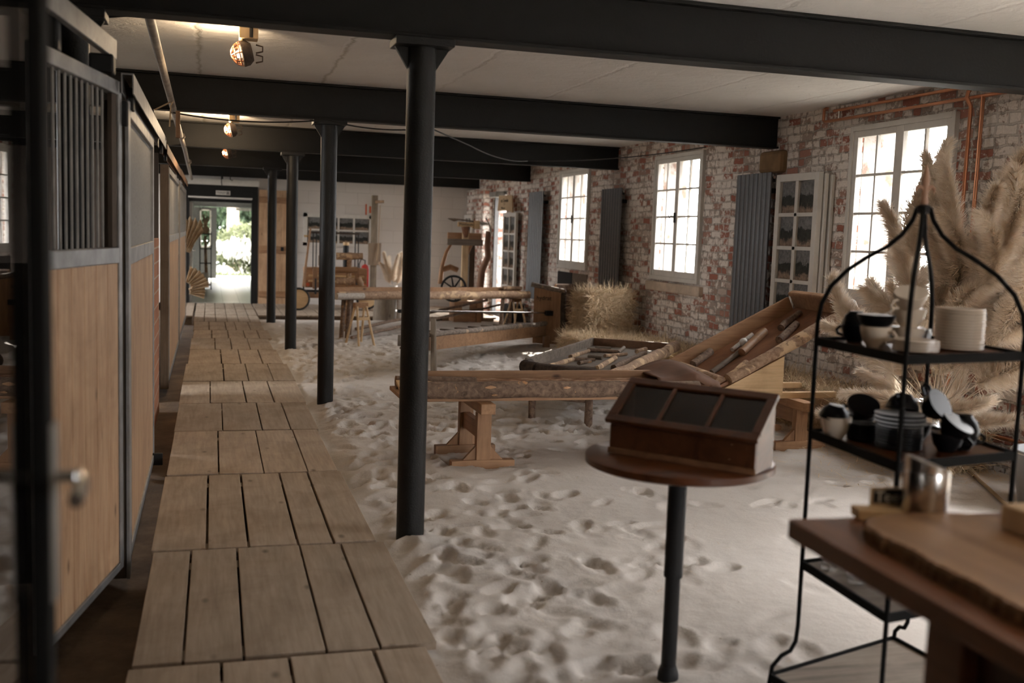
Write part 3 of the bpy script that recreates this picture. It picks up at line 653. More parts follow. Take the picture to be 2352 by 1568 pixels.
for px in (.315, .342):
    g = MB(); g.tube([(px, YB-.063, 2.155), (px, YB-.063, 2.195)], .0085, 8); g.lathe([(.002, .0), (.008, .004), (.008, .012), (.002, .016)], (px, YB-.066, 2.198), 10); g.build('figure', M['ink'], t)
# picture board
t = T('photo_board', 'wide white multi pane frame of landscape photos on the back wall', 'picture frame', (2.5, YB-.05, 1.22))
x0, x1, z0, z1 = 1.81, 3.22, 1.20, 1.85; b = MB(); ya, yb = YB-.05, YB-.002
b.box(x0, x1, ya, yb, z1-.075, z1); b.box(x0, x1, ya, yb, z0, z0+.06); b.box(x0, x0+.075, ya, yb, z0, z1); b.box(x1-.075, x1, ya, yb, z0, z1)
nx_ = 4; iw = (x1-x0-.15)/nx_; zm = (z0+z1)/2
for i in range(1, nx_): b.box(x0+.075+iw*i-.018, x0+.075+iw*i+.018, ya+.003, yb, z0, z1)
b.box(x0, x1, ya+.004, yb, zm-.02, zm+.015); b.build('frame', M['white'], t)
for i in range(nx_):
    for (za, zb) in ((z0+.06, zm-.02), (zm+.015, z1-.075)):
        MB().box(x0+.075+iw*i+.02, x0+.075+iw*(i+1)-.02, YB-.03, YB-.02, za, zb).build('photo', M['photo'], t)
# fire extinguisher sign + extinguisher
t = T('safety_sign', 'red and white fire safety sign high behind the tall grey post', 'sign', (3.2, YB-.01, 1.9))
MB().box(3.06, 3.30, YB-.012, YB-.002, 1.86, 2.08).build('plate', M['white'], t)
b = MB(); b.box(3.06, 3.09, YB-.014, YB-.012, 1.86, 2.08); b.box(3.27, 3.30, YB-.014, YB-.012, 1.86, 2.08); b.box(3.14, 3.24, YB-.014, YB-.012, 1.9, 2.04); b.build('symbol', M['orange'], t)
t = T('fire_extinguisher', 'red fire extinguisher on the wall behind the tall grey post', 'extinguisher', (3.0, YB-.12, .35))
MB().lathe([(.02, .35), (.075, .37), (.08, .42), (.08, .74), (.06, .82), (.02, .85)], (3.06, YB-.12, 0), 20).build('cylinder', M['red'], t, True)
MB().tube([(3.06, YB-.12, .84), (3.06, YB-.12, .93), (2.98, YB-.12, .95), (2.94, YB-.12, .85), (2.96, YB-.12, .6)], .012, 8).build('hose', M['rubber'], t, True)

# ================================================================== HALLWAY & OUTSIDE
S(MB().box(-1.1, 1.6, YB+.0, 31.0, -.2, -.0).build('floor_hallway', M['tile']))
S(MB().box(-1.3, -1.1, YB+.25, 31.0, -.2, 2.6).build('wall_hallway_left', M['white'])); S(MB().box(1.6, 1.8, YB+.25, 31.0, -.2, 2.6).build('wall_hallway_right', M['white']))
S(MB().box(-1.3, 1.8, YB+.25, 31.0, 2.35, 2.6).build('ceiling_hallway', M['white']))
t = T('door_3', 'grey outer door with narrow glass pane at the end of the hallway', 'door', (.2, 30.9, 0)); t['kind'] = 'structure'
b = MB(); b.box(-1.1, -.5, 30.85, 31.0, 0, 2.35); b.box(1.28, 1.6, 30.85, 31.0, 0, 2.35); b.box(-.5, 1.28, 30.85, 31, 2.06, 2.35); b.build('frame', M['greyframe'], t)
b = MB(); b.box(-.48, .17, 30.80, 30.86, .02, .95); b.box(-.48, -.27, 30.80, 30.86, .95, 2.04); b.box(-.0, .17, 30.80, 30.86, .95, 2.04); b.box(-.27, 0, 30.80, 30.86, 1.95, 2.04); b.build('leaf', M['greyframe'], t)
b = MB(); b.box(-.29, -.25, 30.78, 30.80, .9, 1.98); b.box(-.02, .02, 30.78, 30.80, .9, 1.98); b.box(-.29, .02, 30.78, 30.80, .9, .95); b.box(-.29, .02, 30.78, 30.80, 1.94, 1.98); b.build('glazing_bead', M['white'], t)
MB().box(-.27, 0, 30.825, 30.832, .95, 1.95).build('glass', M['glass'], t)
MB().box(.7, 1.28, 30.75, 30.85, 1.98, 2.05).build('door_closer', M['galv_dull'], t)
# inner white leaf at left
t = T('door_4', 'white open door leaf with handle just inside the hallway', 'door', (-.35, 22.2, 0)); t['kind'] = 'structure'
MB().box(-.40, -.35, 21.7, 22.7, .01, 1.99).build('leaf', M['white'], t); MB().tube([(-.35, 21.85, 1.02), (-.30, 21.85, 1.02), (-.30, 21.98, 1.02)], .012, 8).build('handle', M['steel'], t, True)
S(MB().box(-60, 90, -40, 120, -.45, -.31).build('ground', plain('pale_gravel', (.14, .135, .115), .95, 0, .4, 6, .1)))
S(MB().box(-.9, 6, 31.0, 33.5, -.3, -.02).build('floor_terrace', plain('pale_paving', (.25, .25, .23), .9)))
# trolley with vase
t = T('plant_trolley', 'black wire trolley rack in the hallway with a vase on top', 'trolley', (-.12, 26.0, 0))
b = MB(); xx0, xx1, yy0, yy1 = -.24, .02, 25.85, 26.15
for x in (xx0, xx1):
    for y in (yy0, yy1): b.tube([(x, y, .05), (x, y, 1.38)], .012, 6)
for z in (.10, .62, .97, 1.32):
    for y in (yy0, yy1): b.tube([(xx0, y, z), (xx1, y, z)], .010, 6)
    for x in (xx0, xx1): b.tube([(x, yy0, z), (x, yy1, z)], .010, 6)
b.build('wire_frame', M['black'], t)
for x in (xx0, xx1):
    for y in (yy0, yy1): MB().tube([(x-.012, y, .012), (x+.012, y, .012)], .03, 12).build('wheel', M['rubber'], t)
for z in (.10, 1.32): MB().box(xx0, xx1, yy0, yy1, z, z+.02).build('shelf', M['brown'], t)
t = T('vase', 'tan vase with dry stems on top of the wire trolley', 'vase', (-.11, 26, 1.34))
MB().lathe([(.05, 1.342), (.08, 1.38), (.085, 1.46), (.04, 1.52), (.045, 1.55)], (-.11, 26, 0), 18).build('body', M['card'], t, True)
b = MB()
for k in range(14):
    a = random.uniform(0, 6.28); s = random.uniform(.05, .17); b.tube([(-.11, 26, 1.5), (-.11+s*.5*math.cos(a), 26+s*.3*math.sin(a), 1.65), (-.11+s*math.cos(a), 26+s*.5*math.sin(a), 1.74+random.uniform(0, .14))], [.006, .009, .003], 5)
b.build('stems', M['palm'], t)
tag(MB().tube([(-.08, 25.98, .13), (-.10, 26, .6), (-.12, 26.02, 1.28)], [.05, .035, .03], 10).build('driftwood', M['peeled'], None, True), 'upright piece of driftwood inside the wire trolley', 'driftwood')
tag(MB().lathe([(.04, .122), (.08, .15), (.09, .25), (.06, .36), (.065, .40)], (-.13, 25.93, 0), 18).build('lantern', M['white'], None, True), 'small white pot on the lowest tier of the wire trolley', 'pot')
# foliage
def foliage(name, mtl, c, rad, n, size, label, cat, seed=1, up=.0):
    r = np.random.RandomState(seed); vs = []; fs = []
    p = r.normal(0, 1, (n, 3)); p /= np.linalg.norm(p, axis=1)[:, None]; p *= (r.rand(n)**.4)[:, None]
    p = p*np.array(rad)+np.array(c); d = r.normal(0, 1, (n, 3)); d[:, 2] += up; d /= np.linalg.norm(d, axis=1)[:, None]
    s = np.cross(d, r.normal(0, 1, (n, 3))); s /= np.linalg.norm(s, axis=1)[:, None]; L = size*(.5+r.rand(n))[:, None]
    V = np.stack([p-d*L, p+s*L*.28, p+d*L, p-s*L*.28], 1).reshape(-1, 3); F = np.arange(4*n).reshape(-1, 4)
    o = npmesh(name, V, F, M[mtl], False); return tag(o, label, cat)
foliage('garden_tree', 'leaf', (3.6, 46, 3.6), (4.2, 1.4, 4.2), 12000, .24, 'dark green trees behind the flowering bush outside', 'tree', 3)
foliage('garden_tree', 'leaf', (-.8, 50, 3.4), (3.6, 1.0, 4.2), 9000, .25, 'green tree outside, left of the pale trunk', 'tree', 4)
foliage('flowering_bush', 'olive', (1.9, 39.2, .75), (1.9, .9, 1.0), 5000, .12, 'low olive green bush under the white plumes', 'bush', 5, 1)
foliage('flowering_plumes', 'bloom', (1.9, 38.4, .72), (1.9, .6, .42), 1300, .14, 'white feathery blossoms of the bush seen through the doorway', 'blossoms', 6, 1.5)
tag(MB().log((.9, 43.5, -.3), (.85, 43.5, 6), .26, .2, 16, .15, .05, 3).build('birch_tree', M['grey_woodz'], None, True), 'pale tree trunk in the garden seen through the doorway', 'tree')
tag(foliage('garden_lawn', 'olive', (2, 37, -.28), (6, 4.0, .12), 5000, .09, 'patchy sunlit lawn around the flowering bush', 'grass', 8, 1), 'patchy sunlit lawn around the flowering bush', 'grass', kind='stuff')
# neighbouring white house beyond the windows
t = T('neighbour_house', 'pale neighbouring house seen blurred through the right hand windows', 'house', (14, 14, -.3))
wh = plain('pale_render', (.22, .22, .215), .9); b = MB(); b.box(13.5, 18, -6, 14, -.3, 3.4); b.build('wall', wh, t)
rf = plain('slate_roof', (.12, .13, .16), .7); b = MB()
b.poly([(13.2, -6.3, 3.35), (13.2, 14.3, 3.35), (16, 14.3, 5.4), (16, -6.3, 5.4)], (0, 0, .12)); b.build('roof', rf, t)
b = MB()
for yy in range(-5, 13, 4):
    b2 = MB(); b2.box(13.46, 13.52, yy, yy+1.4, .9, 2.2); b2.build('window', plain('house_pane_glass', (.16, .18, .2), .2) if yy == -5 else bpy.data.materials['house_pane_glass'], t)  # one even blue-grey colour for all house panes
b = MB()
for yy in np.arange(-6, 40, 1.0): b.box(11.42, 11.5, yy, yy+.08, -.3, 1.15)
b.box(11.40, 11.52, -6, 40, .95, 1.03); tag(b.build('garden_fence', plain('white_fence_paint', (.7, .7, .68), .8)), 'white paled fence outside the windows', 'fence')
# ================================================================== WALKWAY
edges = [2.22, 3.69, 5.03, 6.58, 8.0, 9.27, 10.6, 11.95, 13.35, 14.7, 15.85, 17.2]
seams = [[.30, .52, .81], [.16, .35, .62, .80], [.24, .42, .64, .80], [.30, .56, .82], [.33, .60, .80], [.24, .52, .74], [.36, .58, .80], [.35, .55, .78], [.30, .50, .72], [.24, .45, .66, .84], [.22, .46, .60, .80]]
nth = ['nearest', 'second', 'third', 'fourth', 'fifth', 'sixth', 'seventh', 'eighth', 'ninth', 'tenth', 'eleventh']
rr = random.Random(4)
def deck(x0, x1, y0, y1, cuts, label, tilt=0):
    b = MB(); xs = [x0]+[x0+(x1-x0)*c for c in cuts]+[x1]
    R = Matrix.Rotation(tilt, 4, 'Z'); cx, cy = (x0+x1)/2, (y0+y1)/2
    b.M = Matrix.Translation((cx, cy, 0)) @ R @ Matrix.Translation((-cx, -cy, 0))
    for i in range(len(xs)-1):
        j = [rr.uniform(-.006, .006) for _ in range(4)]; g = .0035+rr.uniform(0, .004)
        b.box(xs[i]+g, xs[i+1]-g, y0+.016+j[0], y1-.014+j[1], -.032+j[2]*.3, .0+j[3]*.35)
    b.box(x0+.02, x1-.02, y0+.1, y0+.2, -.075, -.033); b.box(x0+.02, x1-.02, y1-.2, y1-.1, -.075, -.033)
    b.box(x0+.02, x1-.02, y0+.1, y0+.2, -.16, -.076); b.box(x0+.02, x1-.02, y1-.2, y1-.1, -.16, -.076)
    o = b.build('walkway_panel', M['walk'], bevel=.003)
    return tag(o, label, 'walkway panel', 'weathered board walkway panels')
for i in range(11):
    j = rr.uniform(-.012, .012); xr = .81+rr.uniform(-.02, .03)
    xl = -.27 if i not in (7, 8, 9, 10) else -.235
    deck(xl+j, xr+j, edges[i], edges[i+1], seams[i], 'weathered board walkway panel, %s of the row counted from the camera' % nth[i], rr.uniform(-.006, .006))
deck(-.27, .83, 1.0, 2.2, [.25, .5, .75], 'weathered board walkway panel cut by the bottom edge of the picture')
for k, (x0, x1) in enumerate(((-.26, .80), (.81, 1.9), (1.91, 3.0), (3.01, 4.1), (4.11, 5.15))):
    for r_i, (y0, y1) in enumerate(((17.22, 18.55), (18.56, 19.95), (19.96, 21.36))):
        if r_i == 0 and k > 0: continue
        deck(x0, x1, y0, y1, [.16, .33, .5, .67, .84] if k == 0 else [.2, .4, .6, .8], 'pale floor panel near the back wall, %s row, %s' % (['front', 'middle', 'rear'][r_i], ['in front of the toilet doorway', 'in front of the plank door', 'below the photo board', 'behind the log trough', 'in the far right corner'][k]))
deck(-.6, -.28, 18.3, 21.36, [.5], 'narrow pale floor panel left of the toilet doorway')

# ================================================================== NEAR GLASS DOOR
t = T('door_5', 'near glazed door with black stile at the left picture edge', 'door', (-.23, 1.53, 0)); t['kind'] = 'structure'
b = MB(); b.box(-.2325, -.211, 1.49, 1.56, -.15, 2.35); b.build('stile', M['matblack'], t, bevel=.004)
b = MB(); b.plank((-.23, 1.49, -.08), (-.355, .2, -.08), .022, .14); b.plank((-.23, 1.49, 2.30), (-.355, .2, 2.30), .022, .10); b.plank((-.355, .2, 1.1), (-.362, .13, 1.1), .022, 2.5); b.build('rail', M['matblack'], t)
MB().poly([(-.235, 1.49, -.02), (-.368, .2, -.02), (-.368, .2, 2.25), (-.235, 1.49, 2.25)], (.002, -.0002, 0)).build('glass', M['doorglass'], t)
b = MB(); b.box(-.210, -.204, 1.505, 1.545, 1.02, 1.27); b.build('lock_plate', M['galv_dull'], t)
b = MB(); b.tube([(-.300, 1.525, 1.195), (-.176, 1.525, 1.195)], .0085, 12); b.build('spindle', M['galv_dull'], t, True)
b = MB(); b.tube([(-.176, 1.53, 1.195), (-.170, 1.50, 1.195), (-.166, 1.47, 1.192), (-.166, 1.41, 1.188)], [.0085, .0105, .0105, .0095], 12); b.build('lever', M['steel'], t, True)

# ================================================================== STALL FRONTS
def barred_door(name, P0, P1, label, zb=-.05, zm=1.40, zt=2.165, nb=12, planks=6):
    P0, P1 = Vector((*P0, 0)), Vector((*P1, 0)); L = (P1-P0).length; a = math.atan2((P1-P0).y, (P1-P0).x)
    t = T(name, label, 'stable door', tuple(P0)); W = Matrix.Translation(P0) @ Matrix.Rotation(a, 4, 'Z')
    def mb(): q = MB(); q.M = W; return q
    b = mb(); f = .045; d = .022
    b.box(0, f, -d, d, zb, zt); b.box(L-f, L, -d, d, zb, zt); b.box(f, L-f, -d, d, zb, zb+.035); b.box(f, L-f, -d, d, zt-.06, zt); b.box(f, L-f, -d, d, zm-.035, zm+.035)
    b.build('frame', M['galv'], t, bevel=.004)
    q = mb(); q.box(L-f-.075, L-f-.003, -.012, .006, zm+.036, zt-.061); q.build('side_board', M['partition'], t)
    sp = (L-.14-2*f)/nb
    for i in range(nb):
        q = mb(); x = f+sp*(i+.5); q.tube([(x, 0, zm+.03), (x, 0, zt-.05)], .0058, 8); q.build('bar', M['galv_dull'], t, True)
    w = (L-2*f)/planks; q = mb()
    for i in range(planks): q.box(f+w*i+.002, f+w*(i+1)-.002, -.014, .014, zb+.035, zm-.034)
    q.build('plank_panel', M['pine'], t, bevel=.003)
    return t, W, L
barred_door('stable_door', (-.60, 3.98), (-.402, 4.985), 'barred galvanised stable door with knotty pine boards, nearest on the left')
t = T('door_track', 'grey steel sliding rail above the nearest barred stable door', 'door rail', (-.5, 4.4, 2.2))
b = MB(); b.plank((-.66, 3.4, 2.345), (-.41, 4.93, 2.295), .03, .085); b.build('rail', M['galv'], t, bevel=.004)
MB().box(-.50, -.40, 4.80, 4.92, 2.18, 2.26).build('roller', M['black'], t, bevel=.01); MB().box(-.60, -.54, 4.2, 4.3, 2.17, 2.30).build('roller', M['black'], t, bevel=.01)
# partition post and second stall
t = T('stall_partition', 'dark brown partition end between the first and second stable stall', 'partition', (-.43, 5.05, 0))
MB().box(-.47, -.372, 5.02, 5.075, -.12, 2.09).build('board', M['partition'], t, bevel=.003)
MB().box(-3.4, -.47, 5.03, 5.07, -.12, 1.35).build('low_board', M['partition'], t)
MB().box(-.372, -.355, 5.01, 5.085, -.12, 2.09).build('edge_channel', M['galv'], t, bevel=.002)
MB().cbox((-.38, 5.0, 2.03), (.05, .05, .11)).build('guide', M['black'], t, bevel=.008)
def mesh_door(x, y0, y1, label, zm=1.39, zt=2.10, zb=-.04, mt='pine'):
    t = T('stable_door', label, 'stable door', (x, y0, 0)); d = .022; f = .045
    b = MB(); b.box(x-d, x+d, y0, y0+f, zb, zt); b.box(x-d, x+d, y1-f, y1, zb, zt); b.box(x-d, x+d, y0+f, y1-f, zb, zb+.05); b.box(x-d, x+d, y0+f, y1-f, zt-.07, zt); b.box(x-d, x+d, y0+f, y1-f, zm-.04, zm+.04)
    b.build('frame', M['galv'], t, bevel=.004)
    MB().box(x-.004, x+.004, y0+f, y1-f, zm+.04, zt-.07).build('sheet_panel', M['mesh'], t)
    w = .14; n = int((y1-y0-2*f)/w); w = (y1-y0-2*f)/n; b = MB()
    for i in range(n): b.box(x-.014, x+.014, y0+f+w*i+.002, y0+f+w*(i+1)-.002, zb+.05, zm-.04)
    b.build('plank_panel', M[mt], t, bevel=.003); return t
M['mesh'] = plain('perforated_sheet', (.24, .235, .225), .6, .4, .4, 260, .2)
mesh_door(-.378, 5.10, 7.22, 'grey mesh and board stable door, second along the left')
def track(x, y0, y1, z, label, mt='galv'):
    t = T('door_track', label, 'door rail', (x, y0, z)); s = .026
    b = MB(); b.box(x-s, x+s, y0, y1, z+s*1.6, z+s*1.6+.006); b.box(x-s, x-s+.005, y0, y1, z-s*1.5, z+s*1.6); b.box(x+s-.005, x+s, y0, y1, z-s*1.5, z+s*1.6)
    b.build('channel', M[mt], t)
    for yy in (y0+.25, y1-.3): MB().box(x-.012, x+.012, yy-.05, yy+.05, z-.09, z+.01).build('hanger', M['black'], t, bevel=.004)
    return t
M['rusty'] = plain('rusty_galvanised', (.28, .17, .11), .7, .4, .3, 20, .35)
track(-.355, 4.95, 8.5, 2.155, 'long grey sliding door channel above the second stable door')
track(-.40, 9.9, 14.3, 2.21, 'rusty sliding door channel above the brown edged stall door', 'rusty')
track(-.40, 14.5, 18.6, 2.22, 'farthest sliding door channel on the left', 'rusty')
tag(MB().tube([(-.40, 7.32, -.12), (-.40, 7.32, 2.2)], .024, 14).build('stall_post', M['galv'], None, True), 'slim galvanised post at the far end of the second stable door', 'post')
tag(MB().box(-.56, -.44, 7.45, 9.75, -.16, 1.415).build('low_brick_wall', M['obrick'], bevel=.004), 'low orange brick wall in the open stall, lit by a warm lamp', 'low wall')
t = tag(MB().box(-.52, -.46, 7.42, 8.6, 1.416, 2.2).build('tan_board', M['partlight'], bevel=.004), 'tan board above the low orange brick wall', 'panel')
b = MB(); b.tube([(-.43, 7.9, .95), (-.405, 7.9, .97), (-.405, 7.9, 1.15), (-.43, 7.9, 1.17)], .009, 8)
tag(b.build('bolt_handle', M['black'], None, True), 'small black pull handle on the low orange brick wall', 'handle')
def far_door(y0, y1, label, label2, x=-.43):
    t = T('stable_door', label, 'stable door', (x, y0, 0))
    MB().box(x-.045, x+.035, y0, y0+.06, -.1, 2.12).build('edge_board', M['partlight'], t, bevel=.003)
    b = MB(); b.box(x+.0, x+.04, y0+.06, y0+.1, -.02, 2.1); b.box(x, x+.04, y1-.05, y1, -.02, 2.1); b.box(x, x+.04, y0+.1, y1-.05, 1.36, 1.43); b.box(x, x+.04, y0+.1, y1-.05, 2.04, 2.1); b.box(x, x+.04, y0+.1, y1-.05, -.02, .03)
    b.build('frame', M['galv'], t)
    MB().box(x+.01, x+.03, y0+.1, y1-.05, .03, 1.36).build('plank_panel', M['pine'], t)
    MB().box(x+.015, x+.022, y0+.1, y1-.05, 1.43, 2.04).build('sheet_panel', M['mesh'], t)
far_door(10.75, 14.2, 'brown edged stable door beyond the low brick wall', '')
far_door(14.55, 18.2, 'farthest stable door on the left, close to the dried palm leaves', '')
tag(MB().box(-3.4, -.47, 10.3, 10.36, -.16, 2.2).build('stall_partition', M['partition']), 'dark partition behind the brown edged stable door', 'partition')
b = MB(); b.box(-.45, -.38, 7.12, 7.20, -.12, -.04); b.box(-.38, -.30, 7.14, 7.17, -.06, .02)
tag(b.build('floor_bracket', M['black'], bevel=.004), 'small black floor bracket at the foot of the second stable door', 'bracket')

# ================================================================== PIPE, CABLES, TWINE, LAMPS
pth = [(-.29, 3.2, 2.66), (-.305, 5.3, 2.62), (-.30, 6.3, 2.56), (-.30, 9.5, 2.49), (-.315, 12, 2.5), (-.32, 14, 2.50), (-.33, 17.4, 2.43), (-.355, 21.1, 2.42)]
t = T('ceiling_pipe', 'pale dirty pipe running under the beams above the walkway edge', 'pipe', (-.3, 9, 2.5))
M['oldpipe'] = plain('dirty_pale_pipe', (.30, .26, .215), .55, .1, .4, 40, .3)
MB().tube(pth, .026, 14).build('pipe', M['oldpipe'], t, True)
for y, z in ((5.6, 2.60), (9.25, 2.495), (12.0, 2.5), (16.0, 2.455)):
    MB().tube([(-.302, y-.03, z), (-.302, y+.03, z-.001)], .033, 14).build('coupling', M['oldpipe'], t, True)
tag(MB().tube([(-.42, 8.6, 2.42), (-.32, 8.55, 2.47), (-.28, 8.57, 2.50), (-.30, 8.6, 2.46), (-.31, 8.62, 2.30)], .006, 6).build('twine', M['rope'], None, True), 'light twine tied round the ceiling pipe', 'twine')
tag(MB().cbox((-.26, 9.05, 2.36), (.035, .02, .22)).build('hanging_block', M['pinez'], bevel=.003), 'small wooden block hanging beside the ceiling pipe', 'block')
tag(MB().tube([(-.49, 5.6, 2.57), (-.31, 5.6, 2.60)], .022, 10).build('pipe_bracket', M['black'], None, True), 'black bracket arm holding the pipe at the upper left', 'bracket')
def sag(pts, s, n=14):
    out = []
    for a, b_ in zip(pts[:-1], pts[1:]):
        a, b_ = Vector(a), Vector(b_)
        for i in range(n): u = i/n; p = a.lerp(b_, u); p.z -= s*4*u*(1-u); out.append(p)
    return out+[Vector(pts[-1])]
tag(MB().tube(sag([(-.30, 9.12, 2.46), (.95, 9.16, 2.485), (1.9, 9.3, 2.485)], .045)+sag([(2.6, 10.6, 2.46), (3.9, 12.8, 2.50), (5.3, 10.6, 2.60)], .05), .007, 6).build('cable', M['rubber'], None, True), 'thin black cable sagging under the second beam to the brick wall', 'cable')
b = MB(); b.tube([(.20, 20.6, 2.5), (.20, 20.6, 2.36), (.21, 20.6, 2.28)], .01, 6); b.box(.19, .23, 20.58, 20.62, 2.42, 2.5)
tag(b.build('hook', M['black'], None, True), 'small black hook hanging under the ceiling above the TOILET sign', 'hook')
b = MB(); b.tube([(.36, 20.6, 2.52), (.36, 20.6, 2.42), (.39, 20.6, 2.40), (.41, 20.6, 2.41)], .009, 6)
tag(b.build('hook', M['black'], None, True), 'thin curved hook right of the TOILET sign hook', 'hook')
def lamp(x, y, label, on=6):
    t = T('cage_lamp', label, 'ceiling lamp', (x, y, 2.8), 'bulkhead cage lamps on the ceiling')
    MB().cbox((x+.015, y, 2.755), (.115, .115, .085)).build('mount_block', M['palez'], t, bevel=.004)
    MB().tube([(x+.03, y-.06, 2.80), (x+.03, y-.06, 2.72)], .011, 8).build('bolt', M['black'], t, True)
    b = MB(); T3 = Matrix.Rotation(-PI/2-.25, 3, 'Y')
    b.lathe([(.01, -.02), (.055, -.018), (.078, .01), (.082, .045), (.072, .05)], (x+.02, y, 2.635), 20, T3); b.build('housing', M['barkdark'], t, True)
    c = Vector((x-.02, y, 2.625)); g = MB()
    for k in range(4):
        a = PI*k/4; u = T3 @ Vector((math.cos(a), math.sin(a), 0)); w = T3 @ Vector((0, 0, 1))
        g.tube([c+u*math.cos(s)*.075+w*math.sin(s)*.07 for s in [PI*i/10 for i in range(11)]], .0045, 6)
    for h, r in ((.02, .073), (.045, .055)):
        g.tube([c+T3 @ Vector((math.cos(s)*r, math.sin(s)*r, h)) for s in [2*PI*i/16 for i in range(17)]], .004, 6)
    g.build('cage', M['copper'], t, True)
    q = MB(); q.lathe([(.001, -.03), (.02, -.02), (.026, 0), (.02, .022), (.001, .03)], tuple(c+T3 @ Vector((0, 0, .018))), 12, T3); q.build('bulb', M['bulb'], t, True)
    for s in (-.03, .03): MB().tube([(x+.06, y-.03, 2.60+s), (x+.10, y-.04, 2.61+s), (x+.10, y-.04, 2.64+s), (x+.06, y-.03, 2.65+s)], .005, 6).build('wing_screw', M['barkdark'], t, True)
    ld = bpy.data.lights.new('lamp_light', 'POINT'); ld.energy = on*.32; ld.color = (1, .74, .46); ld.shadow_soft_size = .025
    lo = bpy.data.objects.new('lamp_light', ld); C.objects.link(lo); lo.location = (x-.115, y, 2.64); lo.rotation_euler = Vector((-1, 0, -.45)).to_track_quat('-Z', 'Y').to_euler()
lamp(.21, 6.85, 'brown cage lamp on the ceiling, nearest, throwing a warm glow', 42)
lamp(.24, 12.3, 'cage lamp on the ceiling between the second and third beams', 150)
lamp(.265, 16.3, 'small looking cage lamp on the ceiling, farthest back', 30)

# ================================================================== WORK TABLES AND BALL RUNS
def trestle(x, y0, y1, zt, label):
    """trestle with top beam along y"""
    t = T('trestle', label, 'trestle', (x, (y0+y1)/2, 0)); w = .10
    MB().box(x-w*.5, x+w*.5, y0-.12, y1+.12, zt-.07, zt).build('top_beam', M['piney'], t, bevel=.004)
    for y in (y0, y1):
        b = MB(); b.box(x-.05, x+.05, y-.03, y+.03, .03, zt-.07); b.build('leg', M['pinez'], t, bevel=.004)
        b = MB(); b.poly([(x-.22, y-.035, -.05), (x+.22, y-.035, -.05), (x+.22, y-.035, .035), (x+.05, y-.035, .04), (x-.05, y-.035, .04), (x-.22, y-.035, .035)], (0, .07, 0)); b.build('foot', M['pinex'], t, bevel=.004)
        for s in (-1, 1):
            g = MB(); g.poly([(x+s*.05, y-.015, .04), (x+s*.14, y-.015, .035), (x+s*.05, y-.015, .13)], (0, .03, 0)); g.build('brace', M['pinez'], t)
    MB().box(x-.025, x+.025, y0+.03, y1-.03, .17, .28).build('stretcher', M['piney'], t, bevel=.003)
    return t
trestle(1.77, 6.62, 7.12, .432, 'pine trestle on spread feet under the front log trough')
trestle(4.40, 6.95, 7.60, .352, 'pine trestle under the high end of the sloping ball run')
# front trough
t = T('log_trough', 'long trough with a bark covered log side and fur lining, nearest on the sand', 'ball run', (2.3, 6.85, .43))
MB().box(1.22, 3.62, 6.62, 7.16, .433, .462).build('base_board', M['pinex'], t, bevel=.004)
b = MB(); b.log((1.24, 6.63, .508), (2.74, 6.61, .512), .05, .05, 18, .16, .008, 3, flat=1.12); b.log((2.72, 6.61, .512), (3.34, 6.60, .515), .048, .044, 18, .16, .008, 4, flat=1.12)
b.build('log_side', M['bark'], t, True)
for (x, z, L_, r_k) in ((1.80, .532, .075, .013), (1.83, .480, .04, .008), (2.34, .525, .055, .010), (2.40, .495, .028, .007)):
    MB().tube([(x-L_*.5, 6.576, z), (x, 6.572, z+.003), (x+L_*.5, 6.576, z+.002)], [r_k*.3, r_k, r_k*.3], 10).build('knot', M['cut'], t, True)
MB().box(1.30, 3.60, 7.13, 7.165, .462, .568).build('rear_board', M['pinex'], t, bevel=.004)
b = MB(); b.poly([(1.22, 6.66, .465), (1.72, 6.66, .465), (1.60, 6.74, .50), (1.40, 6.82, .53), (1.20, 6.80, .535)], (0, .0, .02)); b.build('end_wedge', M['pale'], t)
b = MB(); b.log((1.24, 7.02, .51), (1.82, 7.05, .50), .045, .035, 12, .2, .01, 6); b.build('inner_log', M['bark'], t, True)
b = MB(); n_ = 40
vs = []; 
for i in range(n_+1):
    for j in range(7):
        x = 1.5+2.0*i/n_; y = 6.70+.42*j/6; vs.append((x, y, .472+.045*((j-3)/3)**2+.012*mnoise.noise(Vector((x*6, y*9, 0)))))
b.add(vs, [(i*7+j, (i+1)*7+j, (i+1)*7+j+1, i*7+j+1) for i in range(n_) for j in range(6)]); b.build('fur_lining', M['hide'], t, True)
# square labyrinth tray
ang = math.atan2(2.0, 1.45); O = Vector((2.44, 8.20, .0)); W = Matrix.Translation(O) @ Matrix.Rotation(ang, 4, 'Z')
t = T('labyrinth_tray', 'square maze tray edged with logs, its corner pointing to the front trough', 'ball run', tuple(O))
LX, WY, ZT = 2.45, -.86, .50
def mb(): q = MB(); q.M = W; return q
mb().box(.05, LX-.03, WY+.03, -.03, .40, .42).build('base_board', M['grey_wood'], t)
q = mb(); q.box(.28, LX, -.03, .0, .38, ZT); q.build('rear_side', M['grey_wood'], t, bevel=.004)
q = mb(); q.box(LX-.03, LX, WY, -.03, .38, ZT); q.build('end_side', M['brown'], t, bevel=.004)
q = mb(); q.log((.30, -.03, .445), (.12, -.06, .45), .055, .055, 14, .15, 0, 2); q.log((.12, -.05, .45), (.02, -.20, .45), .055, .055, 14, .15, 0, 3); q.log((.02, -.20, .45), (.0, WY, .445), .056, .045, 14, .2, .01, 4); q.build('curved_log', M['barkdark'], t, True)
q = mb(); q.log((-.03, WY, .45), (LX-.55, WY-.03, .455), .050, .052, 16, .24, .012, 7); q.log((LX-.56, WY-.03, .455), (LX-.0, WY-.03, .47), .052, .06, 16, .24, .012, 8); q.build('front_log', M['peeled'], t, True)
